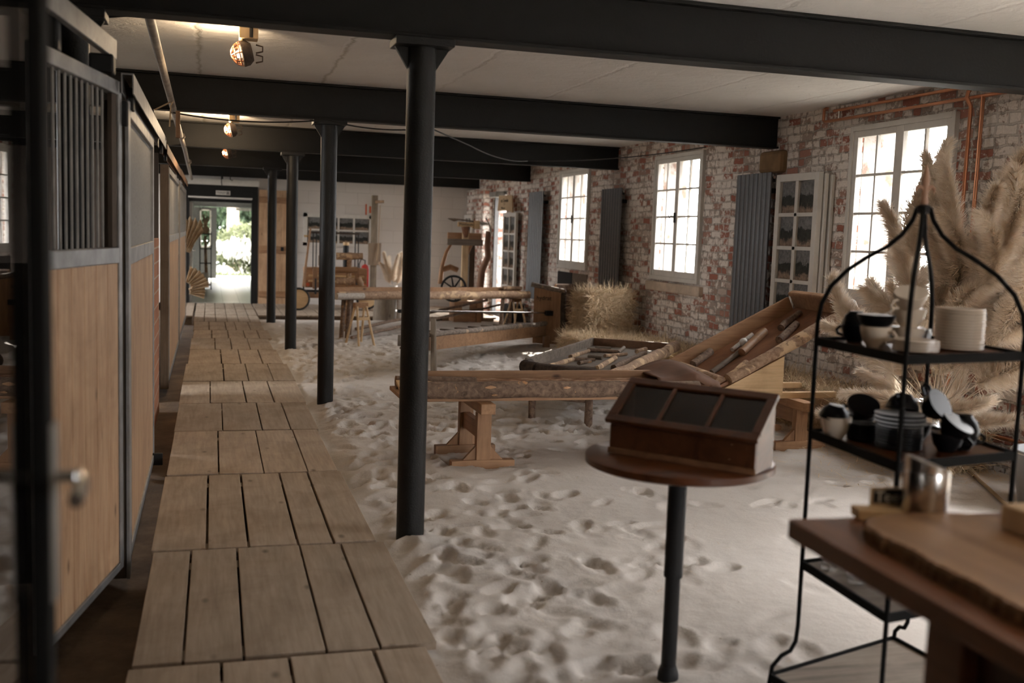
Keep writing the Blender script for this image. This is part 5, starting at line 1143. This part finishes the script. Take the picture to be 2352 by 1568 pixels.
# stems fan out from the vase to a leaning cloud up and to the right (towards -Y)
for i in range(74):
    u = i/73
    y = 6.2-2.1*rp.random()**.8; z = 0
    y0 = 5.9; lim = 1.15+.5*max(0, min(1, (6.4-y)/1.2))
    z = .85+(lim+.38-.45)*rp.random()
    if i % 9 == 0: y = 6.2+.35*rp.random(); z = 1.0+.45*rp.random()
    targets.append((4.6+rp.uniform(-.45, .5), y, z))
for i, tg in enumerate(targets):
    b_ = Vector((4.72+rp.uniform(-.1, .1), 5.82+rp.uniform(-.12, .12), .45)); dv = (Vector(tg)-b_)
    st = b_+dv*max(0, 1-1.0/dv.length) if dv.length > 1.0 else b_
    place_plume(t, st, dv+Vector((0, 0, .1)), i, 1.0*rp.uniform(.9, 1.12), rp.uniform(0, 6.28))
for i in range(16):
    a = rp.uniform(0, 6.28); b_ = Vector((4.72, 5.95, .42)); dv = Vector((math.cos(a)*.9-.25, math.sin(a)*.9, rp.uniform(-.25, .35)))
    place_plume(t, b_-dv.normalized()*.22, dv, i, rp.uniform(.72, .9), rp.uniform(0, 6.28))
t = T('pampas_bouquet', 'small pampas bouquet in the white vase by the back wall', 'pampas grass', (3.42, 19.9, .45))
for i in range(9):
    a = rp.uniform(0, 6.28); place_plume(t, (3.42, 19.9, .30), (math.cos(a)*.35, math.sin(a)*.35, 1), i, rp.uniform(.7, .95), a)
# dried palm leaves at door
t = T('dried_palm', 'big pleated dried palm leaves left of the toilet doorway', 'dried palm', (-.42, 20.2, .4))
def fan(c, L, a0, a1, n, ax, nm='leaf'):
    b = MB(); vs = []
    for i in range(n+1):
        a = a0+(a1-a0)*i/n; z = .02 if i % 2 else -.02
        vs.append((c[0]+ax[0]*math.cos(a)*L*.3, c[1]+z, c[2]+math.sin(a)*L*.3)); vs.append((c[0]+ax[0]*math.cos(a)*L, c[1]+z*2, c[2]+math.sin(a)*L*(1-.1*(i % 2))))
    b.add(vs, [(2*i, 2*i+1, 2*i+3, 2*i+2) for i in range(n)]); o = b.build(nm, M['palm'], t); sm = o.modifiers.new('s', 'SOLIDIFY'); sm.thickness = .004
fan((-.48, 20.2, .75), .95, 1.15, 1.75, 12, (1, 0)); fan((-.50, 20.1, .9), .7, .95, 1.5, 10, (1, 0)); fan((-.47, 20.0, .35), .45, .1, 1.3, 12, (1, 0)); fan((-.49, 20.0, .3), .4, -.3, .5, 9, (1, 0))
MB().tube([(-.48, 20.2, -.05), (-.48, 20.2, .8)], .015, 8).build('stem', M['palm'], t, True)

# ================================================================== FOREGROUND: ROUND TABLE + DISPLAY CASE
t = T('round_table', 'round dark wood bistro table on a single black pole', 'table', (1.585, 3.25, 0))
tc = (1.585, 3.25)
MB().lathe([(.002, .765), (.318, .765), (.33, .772), (.33, .794), (.322, .80), (.002, .80)], (*tc, 0), 72).build('table_top', M['rustic'], t, True)
MB().lathe([(.10, .745), (.10, .765)], (*tc, 0), 24).build('mounting_plate', M['black'], t, True)
MB().lathe([(.027, .02), (.027, .36), (.033, .362), (.034, .375), (.033, .38), (.033, .75)], (*tc, 0), 24).build('pole', M['black'], t, True)
MB().lathe([(.038, -.03), (.038, .005), (.036, .012), (.030, .03), (.028, .035)], (*tc, 0), 24).build('foot_collar', M['black'], t, True)
t = T('display_case', 'dark wooden case with sloping three pane glass lid on the round table', 'display case', (1.55, 3.15, .8))
ca = -.86; W = Matrix.Translation((1.352, 3.33, .80)) @ Matrix.Rotation(ca, 4, 'Z')
CWd, CD, HF, HB = .53, .175, .105, .235
def mb(): q = MB(); q.M = W; return q
q = mb(); q.box(0, CWd, 0, .015, .001, HF); q.build('front_board', M['walnut'], t, bevel=.003)
q = mb(); q.box(-.004, CWd+.004, -.006, -.0005, .001, .022); q.build('base_moulding', M['brown'], t, bevel=.002)
for x in (0.0, CWd-.014):
    q = mb(); q.poly([(x, .015, .001), (x, CD, .001), (x, CD, HB), (x, .015, HF)], (.014, 0, 0)); q.build('side_board', M['walnut'], t)
q = mb(); q.box(.014, CWd-.014, CD-.015, CD, .001, HB); q.build('rear_board', M['walnut'], t); q = mb(); q.box(.014, CWd-.014, .015, CD-.015, .001, .012); q.build('floor_board', M['walnut'], t)
sl = Vector((0, CD+.02, HB-HF)); sL = sl.length; ey = sl.normalized(); ez = Vector((1, 0, 0)).cross(ey)
Wl = W @ Matrix.Translation((0, -.015, HF+.002)) @ Matrix((Vector((1, 0, 0)), ey, ez)).transposed().to_4x4()
q = MB(); q.M = Wl; fw = .032; q.box(-.012, CWd+.012, 0, fw, 0, .018); q.box(-.012, CWd+.012, sL-fw, sL, 0, .018); q.box(-.012, fw-.012, fw, sL-fw, 0, .018); q.box(CWd+.012-fw, CWd+.012, fw, sL-fw, 0, .018)
for k in (1, 2): q.box(CWd*k/3-.007, CWd*k/3+.007, fw, sL-fw, .001, .016)
lid = q.build('lid_frame', M['rustic'], t, bevel=.003)
q = MB(); q.M = Wl; q.box(.015, CWd-.015, fw*.8, sL-fw*.8, .007, .0095); q.build('glass', M['caseglass'], lid)
q = mb(); q.box(.0141, CWd-.0141, .0151, CD-.0151, .013, .016); q.build('lining', M['dark'], t)
r = np.random.RandomState(8); n = 420; px = CWd-.03-np.abs(r.normal(0, .10, n)); py = r.uniform(.02, CD-.07, n); pz = .02+r.rand(n)*.085
ok = px > .05; px, py, pz = px[ok], py[ok], pz[ok]; n = len(px); P_ = np.array([tuple(W @ Vector(p)) for p in zip(px, py, pz)]); d = r.normal(0, 1, (n, 3)); d[:, 2] *= .4; d = unit(d); s = unit(np.cross(d, r.normal(0, 1, (n, 3))))
V, F = ribbons(P_, d, s, r.uniform(.015, .04, n), r.uniform(.002, .005, n)); tag(npmesh('wood_shavings', V, F, M['straw'], False), 'pale wood shavings heaped inside the glass topped case', 'shavings', kind='stuff')

# ================================================================== SHELF RACK
t = T('shelf_rack', 'curved black metal shelf rack with pale finial, holding crockery', 'shelf rack', (2.17, 2.78, 0))
PF, PLf, PR, PB = (1.90, 2.48), (1.93, 2.98), (2.39, 2.57), (2.43, 3.05)
ctr = Vector((2.155, 2.78, 0))
for nm, (x, y), fl in (('front', PF, .0), ('left', PLf, .13), ('right', PR, .0), ('rear', PB, .0)):
    out = Vector((x-ctr.x, y-ctr.y, 0)).normalized(); base = Vector((x, y, 0)); pt = []
    fo = Vector((-.115, -.03, 0)) if nm == 'left' else (Vector((.10, .0, 0)) if nm == 'right' else (Vector((.0, -.10, 0)) if nm == 'front' else Vector((.02, .10, 0))))
    pt += [base+fo+Vector((0, 0, -.02)), base+fo+Vector((0, 0, .08)), base+fo*.93+Vector((0, 0, .135)), base+fo*.6+Vector((0, 0, .165)), base+fo*.25+Vector((0, 0, .175)), base+fo*.05+Vector((0, 0, .205)), base+Vector((0, 0, .26)), base+Vector((0, 0, .6)), base+Vector((0, 0, 1.30))]
    c2 = Vector((ctr.x, ctr.y, 0))
    for f, z in ((.97, 1.36), (.88, 1.42), (.72, 1.475), (.52, 1.52), (.33, 1.555), (.19, 1.595), (.10, 1.64), (.06, 1.68)):
        pt.append(c2+(base-c2)*f+Vector((0, 0, z)))
    MB().tube(pt, .0075, 10).build('post', M['matblack'], t, True)
def rim(zv, cs, name='shelf_rim', w=.009, h=.028):
    b = MB(); n = len(cs)
    for i in range(n):
        p, q = Vector((*cs[i], zv)), Vector((*cs[(i+1) % n], zv)); b.plank(p, q, w, h)
    return b.build(name, M['matblack'], t)
for zv in (1.235, .925, .475):
    cs = [PF, PR, PB, PLf]; rim(zv, cs)
    b = MB(); ins = [(ctr.x+(x-ctr.x)*.97, ctr.y+(y-ctr.y)*.97) for x, y in cs]; b.prism(ins, zv-.008, zv+.004); b.build('shelf', M['walnut'] if zv > .6 else M['grey_wood'], t)
M['tumbler'] = m_glass('clear_tumbler_glass', 1.7, (.93, .93, .93))
M['bark_live'] = bark('live_edge_bark', (.07, .035, .015), (.30, .17, .08))
bs = [(PF[0]+.0, PF[1]-.10), (PR[0]+.10, PR[1]), (PB[0]+.02, PB[1]+.10), (PLf[0]-.115, PLf[1]-.03)]
rim(.10, bs); b = MB(); b.prism([(ctr.x+(x-ctr.x)*.98, ctr.y+(y-ctr.y)*.98) for x, y in bs], .092, .104); b.build('shelf', M['grey_wood'], t)
b = MB(); b.lathe([(.012, 1.66), (.022, 1.665), (.022, 1.685), (.01, 1.69)], (ctr.x, ctr.y, 0), 14); b.build('crown_ring', M['black'], t, True)
b = MB(); b.lathe([(.011, 1.69), (.012, 1.70), (.009, 1.715), (.011, 1.725), (.009, 1.735), (.013, 1.765), (.008, 1.79), (.002, 1.815)], (ctr.x, ctr.y, 0), 14)
cr = Vector((math.cos(-.29), math.sin(-.29), 0))
for s in (-1, 1): b.tube([Vector((ctr.x, ctr.y, 1.728))+cr*s*q+Vector((0, 0, h)) for q, h in ((0, 0), (.012, .014), (.022, .018), (.028, .010), (.029, .0))], [.006, .007, .007, .006, .003], 8)
b.build('finial', M['finial'], t, True)
# crockery
def cup(name, loc, label, out, inn, r=.045, h=.062, tilt=None, ha=0.0, group=None, up=1):
    r *= 1.12
    o = T(name, label, 'cup', loc, group); A = Matrix.Rotation(PI, 3, 'X') if up < 0 else Matrix.Identity(3)
    if tilt is not None: A = Euler(tilt).to_matrix() @ A
    zo = 0
    prof = [(.001, .0), (r*.50, .0), (r*.56, .006), (r*.80, h*.35), (r*.96, h*.75), (r, h), (r*.965, h)]
    c = Vector(loc)+(A @ Vector((0, 0, 0)) if up > 0 else Vector((0, 0, h)))
    MB().lathe(prof, c, 28, A).build('bowl', M[out], o, True)
    MB().lathe([(r*.965, h-.0005), (r*.92, h*.75), (r*.74, h*.33), (r*.40, .010), (.001, .008)], c, 28, A).build('inside', M[inn], o, True)
    b = MB(); b.tube([c+A @ Vector((math.cos(ha)*q, math.sin(ha)*q, z)) for q, z in ((r*.93, h*.78), (r*1.25, h*.82), (r*1.5, h*.62), (r*1.38, h*.38), (r*.86, h*.30))], .0055, 8); b.build('handle', M[out], o, True)
    return o
def plate(name, loc, label, mt, r, group, th=.0095):
    o = MB().lathe([(.001, 0), (r*.55, 0), (r*.60, .0015), (r*.93, .0048), (r*.985, .0062), (r, .0080), (r, .0100), (r*.985, .0118), (r*.95, .0112), (r*.60, .0055), (.001, .005)], loc, 40).build(name, M[mt], None, True)
    return tag(o, label, 'plate', group)
od = ['lowest', 'second', 'third', 'fourth', 'fifth', 'sixth', 'seventh', 'eighth', 'ninth', 'tenth', 'eleventh', 'twelfth', 'thirteenth', 'x', 'x']
def stack(n, x, y, z, r, mt, what, group, step=.0088, up=0):
    p0 = plate('saucer', (x, y, z), '%s saucer of the %s' % (od[0], what), mt, r, group); rz = random.Random(int(x*100))
    for k in range(1, n):
        o = p0.copy(); C.objects.link(o); o.location = (p0.location[0]+rz.uniform(-.002, .002), p0.location[1]+rz.uniform(-.002, .002), p0.location[2]+k*step)
        o['label'] = '%s saucer of the %s' % ('topmost' if k == n-1 else od[k]+' from below', what)
S1, S2, S3 = 1.2395, .9295, .4795
stack(14, 2.258, 2.70, S1, .074, 'ceramic', 'tall cream stack at the right of the upper shelf', 'cream saucers in the tall stack', .0092)
stack(4, 2.05, 2.635, S1, .068, 'ceramic', 'low cream stack at the front of the upper shelf', 'cream saucers in the low stack')
gu = 'cups on the upper rack shelf'; gl_ = 'cups on the middle rack shelf'
cup('cup', (2.043, 2.935, S1), 'black cup at the left end of the upper shelf, lower of two stacked', 'cerblack', 'ceramic', .040, .055, ha=2.0, group=gu)
cup('cup', (2.043, 2.935, S1+.0555), 'black cup turned over on the left black cup of the upper shelf', 'cerblack', 'ceramic', .038, .045, ha=1.5, group=gu, up=-1)
cup('cup', (2.000, 2.765, S1), 'cream cup at the front left of the upper shelf, under a black bowl', 'ceramic', 'ceramic', .043, .066, ha=-1.2, group=gu)
cup('cup', (2.000, 2.765, S1+.058), 'wide black cup with cream inside, set on the front left cream cup', 'cerblack', 'ceramic', .052, .045, ha=.8, group=gu)
cup('cup', (2.110, 2.90, S1), 'black cup half hidden behind the front left cream cup', 'cerblack', 'ceramic', .042, .055, ha=1.0, group=gu)
cup('cup', (2.147, 2.80, S1), 'cream cup in the middle of the upper shelf, lowest of three', 'ceramic', 'ceramic', .046, .062, ha=2.6, group=gu)
cup('cup', (2.147, 2.80, S1+.060), 'cream cup in the middle of the upper shelf, second of three', 'ceramic', 'ceramic', .046, .062, ha=2.9, group=gu)
cup('cup', (2.137, 2.79, S1+.118), 'cream cup lying tilted on top of the middle stack', 'ceramic', 'ceramic', .046, .062, tilt=(.35, -.25, 0), ha=3.2, group=gu)
cup('cup', (2.247, 2.88, S1), 'grey small cup behind the low cream saucers', 'zinc', 'ceramic', .035, .05, ha=.2, group=gu)  # outside of the cup in the grey zinc material
stack(8, 2.065, 2.70, S2, .070, 'cerblack', 'large black stack at the front of the middle shelf', 'black saucers in the large stack')
stack(6, 2.03, 2.835, S2, .052, 'cerblack', 'small black stack behind the cream cup', 'black saucers in the small stack')
stack(3, 2.065, 2.70, S2+.0735, .078, 'cerblack', 'wide black trio crowning the large stack', 'wide black saucers on the large stack', .013)
cup('cup', (1.960, 2.885, S2), 'cream cup at the left corner of the middle shelf', 'ceramic', 'ceramic', .046, .070, ha=.7, group=gl_)
cup('cup', (1.960, 2.885, S2+.062), 'black cup turned over on the corner cream cup', 'cerblack', 'ceramic', .045, .045, ha=-.6, group=gl_, up=-1, tilt=(.1, .1, 0))
cup('cup', (2.110, 2.97, S2), 'black cup behind the small black saucers, lower of two', 'cerblack', 'ceramic', .044, .062, ha=.4, group=gl_)
cup('cup', (2.105, 2.96, S2+.058), 'black cup with cream inside tipped towards the camera, behind the corner cup', 'cerblack', 'ceramic', .048, .05, tilt=(.55, -.2, 0), ha=2.8, group=gl_)
cup('cup', (2.080, 2.71, S2+.122), 'black cup upside down on top of the wide black saucers', 'cerblack', 'ceramic', .045, .048, ha=2.6, group=gl_, up=-1, tilt=(-.15, .2, 0))
cup('cup', (2.150, 2.69, S2+.120), 'black cup lying on its side above the wide black saucers', 'cerblack', 'ceramic', .044, .055, tilt=(.9, .5, 0), ha=2.2, group=gl_)
cup('cup', (2.195, 2.64, S2), 'black cup right of the large black stack, lower of two', 'cerblack', 'ceramic', .044, .058, ha=-1.0, group=gl_)
cup('cup', (2.190, 2.635, S2+.052), 'black cup tipped over in the cup right of the large black stack', 'cerblack', 'ceramic', .046, .055, tilt=(.5, .35, 0), ha=1.0, group=gl_)
cup('cup', (2.265, 2.66, S2), 'black cup at the right of the middle shelf, lower of two', 'cerblack', 'ceramic', .045, .06, ha=-.2, group=gl_)
cup('cup', (2.268, 2.662, S2+.056), 'black cup upside down at the right of the middle shelf', 'cerblack', 'ceramic', .045, .055, ha=-.6, group=gl_, up=-1)
cup('cup', (2.200, 2.80, S2), 'black cup at the back of the middle shelf behind the pile', 'cerblack', 'ceramic', .045, .06, ha=2, group=gl_)
# glasses
def glass_(x, y, h, label):
    o = T('drinking_glass', label, 'glass', (x, y, S3), 'clear glasses on the lower rack shelf')
    MB().lathe([(.001, 0), (.024, 0), (.026, .003), (.030, h), (.0285, h), (.0245, .006), (.001, .005)], (x, y, S3), 24).build('body', M['tumbler'], o, True)
for k, (x, y, lb) in enumerate(((1.98, 2.90, 'clear glass at the left of the lower rack shelf'), (2.03, 2.83, 'clear glass second from the left on the lower rack shelf'), (1.99, 2.76, 'clear glass nearest the shelf edge below the counter edge'), (2.06, 2.73, 'clear glass in the middle of the lower rack shelf'), (2.03, 2.62, 'clear glass nearest the front post of the lower rack shelf'), (2.13, 2.64, 'clear glass right of the front post on the lower rack shelf'))): glass_(x, y, .075, lb)

# ================================================================== COUNTER AND THINGS ON IT
ct = T('counter_table', 'reddish brown solid wood counter at the lower right', 'counter', (1.55, 1.2, 0))
ca = -.055; W = Matrix.Translation((1.222, 1.952, 0)) @ Matrix.Rotation(ca, 4, 'Z')
def mb(): q = MB(); q.M = W; return q
for k in range(3):
    q = mb(); q.box(.0+.22*k+.0008, .22*(k+1)-.0008, -2.0, 0, .908, .95); q.build('top_plank', M['counter'], ct, bevel=.003)
q = mb(); q.box(.03, .10, -.56, -.46, -.1, .907); q.build('leg', M['counter'], ct, bevel=.004)
q = mb(); q.box(.56, .62, -.12, -.05, -.1, .907); q.build('leg', M['counter'], ct, bevel=.004)
q = mb(); q.box(.06, .08, -1.9, -.56, .0, .907); q.build('front_panel', M['walnut'], ct)
# live edge board
t = T('serving_board', 'thick live edge wooden slab lying on the counter', 'serving board', (1.5, 1.4, .951))
b = MB(); top = []; 
ev = [(.085, -.17), (.075, -.25), (.082, -.33), (.070, -.42), (.078, -.52), (.066, -.62), (.08, -.72), (.07, -.85), (.08, -1.0), (.08, -1.3), (.5, -1.3), (.52, -.9), (.50, -.5), (.47, -.18), (.35, -.10), (.2, -.09), (.12, -.115)]
fine = []
for i in range(len(ev)):
    a, c = Vector(ev[i]), Vector(ev[(i+1) % len(ev)])
    for k in range(10): p = a.lerp(c, k/10); nz = mnoise.noise(Vector((p.x*60, p.y*60, 0)))*.005; fine.append((p.x+nz, p.y+nz))
q = mb(); q.prism(fine, .9515, .982); q.build('slab', M['boardtop'], t)
q = mb(); q.prism([(x-.004+.003*math.sin(i*2.3), y+.003*math.sin(i*1.7)) for i, (x, y) in enumerate(fine)], .9515, .974); q.build('bark_edge', M['bark_live'], t)
t = T('wooden_block_holder', 'pale wooden block standing on the slab at the right picture edge', 'block', (1.6, 1.4, .983))
q = mb(); q.box(.36, .62, -.40, -.22, .983, 1.035); q.build('block', M['palez'], t, bevel=.004)
# thermos
t = T('thermos_jug', 'shiny steel vacuum jug with slanted lid on the counter', 'jug', (1.53, 1.90, .951))
jx, jy = 1.52, 1.885
MB().lathe([(.001, .951), (.046, .951), (.049, .955), (.049, 1.062), (.048, 1.066)], (jx, jy, 0), 40).build('body', M['steel'], t, True)
vs = []; n = 40
b = MB(); cc = []
for j in range(n):
    a = 2*PI*j/n; x = .048*math.cos(a); y = .048*math.sin(a); cc.append((jx+x, jy+y, 1.083+.018*(-x*.9+.3*y)/.048))
b.add([(jx+.048*math.cos(2*PI*j/n), jy+.048*math.sin(2*PI*j/n), 1.065) for j in range(n)]+cc, [(j, (j+1) % n, n+(j+1) % n, n+j) for j in range(n)]+[tuple(n+j for j in range(n))])
b.build('lid', M['steel'], t, True)
MB().tube([(jx+.030, jy+.038, 1.05), (jx+.040, jy+.055, 1.045), (jx+.042, jy+.060, 1.0), (jx+.030, jy+.038, .975)], .006, 8).build('handle', M['steel'], t, True)
t = T('tea_box', 'small wooden box with a dark TEE board behind it, left of the steel jug', 'box', (1.42, 1.90, .951))
q = MB(); q.M = Matrix.Translation((1.375, 1.915, .951)) @ Matrix.Rotation(-.25, 4, 'Z'); q.box(0, .11, 0, .05, 0, .022); q.build('box', M['pale'], t, bevel=.002)
q = MB(); q.M = Matrix.Translation((1.375, 1.915, .951)) @ Matrix.Rotation(-.25, 4, 'Z'); q.box(.045, .15, .052, .058, 0, .062); q.build('sign_board', M['card'], t)
q = MB(); q.M = Matrix.Translation((1.375, 1.915, .951)) @ Matrix.Rotation(-.25, 4, 'Z'); q.box(.05, .15, .0505, .0518, .026, .058); q.build('dark_strip', M['ink'], t)
Rt = Matrix.Rotation(-.25, 3, 'Z') @ Rb
text('lettering', 'Tee', .036, M['white'], tuple(Matrix.Translation((1.375, 1.915, .951)) @ Matrix.Rotation(-.25, 4, 'Z') @ Vector((.054, .0495, .041))), Rt, t, align='LEFT')
# ================================================================== LIGHT
w = bpy.data.worlds.new('sky'); bpy.context.scene.world = w; w.use_nodes = True; nt = w.node_tree
bg = nt.nodes['Background']; bg.inputs['Color'].default_value = (1, .985, .98, 1); bg.inputs['Strength'].default_value = 19.0
sd = bpy.data.lights.new('sun', 'SUN'); sd.energy = 16.0; sd.angle = .01; sd.color = (1, .95, .86)
so = bpy.data.objects.new('sun', sd); C.objects.link(so); so.rotation_euler = Vector((-1, -1.42, -1.43)).to_track_quat('-Z', 'Y').to_euler()
for a, c in BIG+WIN+[(DOOR[0], DOOR[1])]:
    z0, z1 = (WZ0, WZ1) if (a, c) in WIN else ((0, DOOR[3]) if a == DOOR[0] else (.03, 2.55))
    ld = bpy.data.lights.new('portal', 'AREA'); ld.shape = 'RECTANGLE'; ld.size = z1-z0; ld.size_y = c-a; ld.cycles.is_portal = True
    lo = bpy.data.objects.new('window_portal', ld); C.objects.link(lo); lo.location = (XW+WT+.06, (a+c)/2, (z0+z1)/2); lo.rotation_euler = (0, PI/2, 0)
ld = bpy.data.lights.new('portal', 'AREA'); ld.shape = 'RECTANGLE'; ld.size = SIDE[3]-SIDE[2]; ld.size_y = SIDE[1]-SIDE[0]; ld.cycles.is_portal = True
lo = bpy.data.objects.new('side_portal', ld); C.objects.link(lo); lo.location = (-3.9, (SIDE[0]+SIDE[1])/2, (SIDE[2]+SIDE[3])/2); lo.rotation_euler = (0, -PI/2, 0)
ld = bpy.data.lights.new('portal', 'AREA'); ld.shape = 'RECTANGLE'; ld.size = SIDE2[3]-SIDE2[2]; ld.size_y = SIDE2[1]-SIDE2[0]; ld.cycles.is_portal = True
lo = bpy.data.objects.new('side_portal', ld); C.objects.link(lo); lo.location = (-3.9, (SIDE2[0]+SIDE2[1])/2, (SIDE2[2]+SIDE2[3])/2); lo.rotation_euler = (0, -PI/2, 0)
ld = bpy.data.lights.new('portal', 'AREA'); ld.shape = 'RECTANGLE'; ld.size = FO[1]-FO[0]; ld.size_y = FO[3]-FO[2]; ld.cycles.is_portal = True
lo = bpy.data.objects.new('front_portal', ld); C.objects.link(lo); lo.location = ((FO[0]+FO[1])/2, -3.9, (FO[2]+FO[3])/2); lo.rotation_euler = (PI/2, 0, 0)
ld = bpy.data.lights.new('portal', 'AREA'); ld.shape = 'RECTANGLE'; ld.size = 1.8; ld.size_y = 2.1; ld.cycles.is_portal = True
lo = bpy.data.objects.new('door_portal', ld); C.objects.link(lo); lo.location = (.7, 31.05, 1.05); lo.rotation_euler = (-PI/2, 0, 0)

ld = bpy.data.lights.new('counter_lamp', 'POINT'); ld.energy = 17; ld.color = (1, .78, .55); ld.shadow_soft_size = .08
lo = bpy.data.objects.new('counter_lamp', ld); C.objects.link(lo); lo.location = (1.7, -.1, 2.3)   # warm lamp over the counter, behind the camera
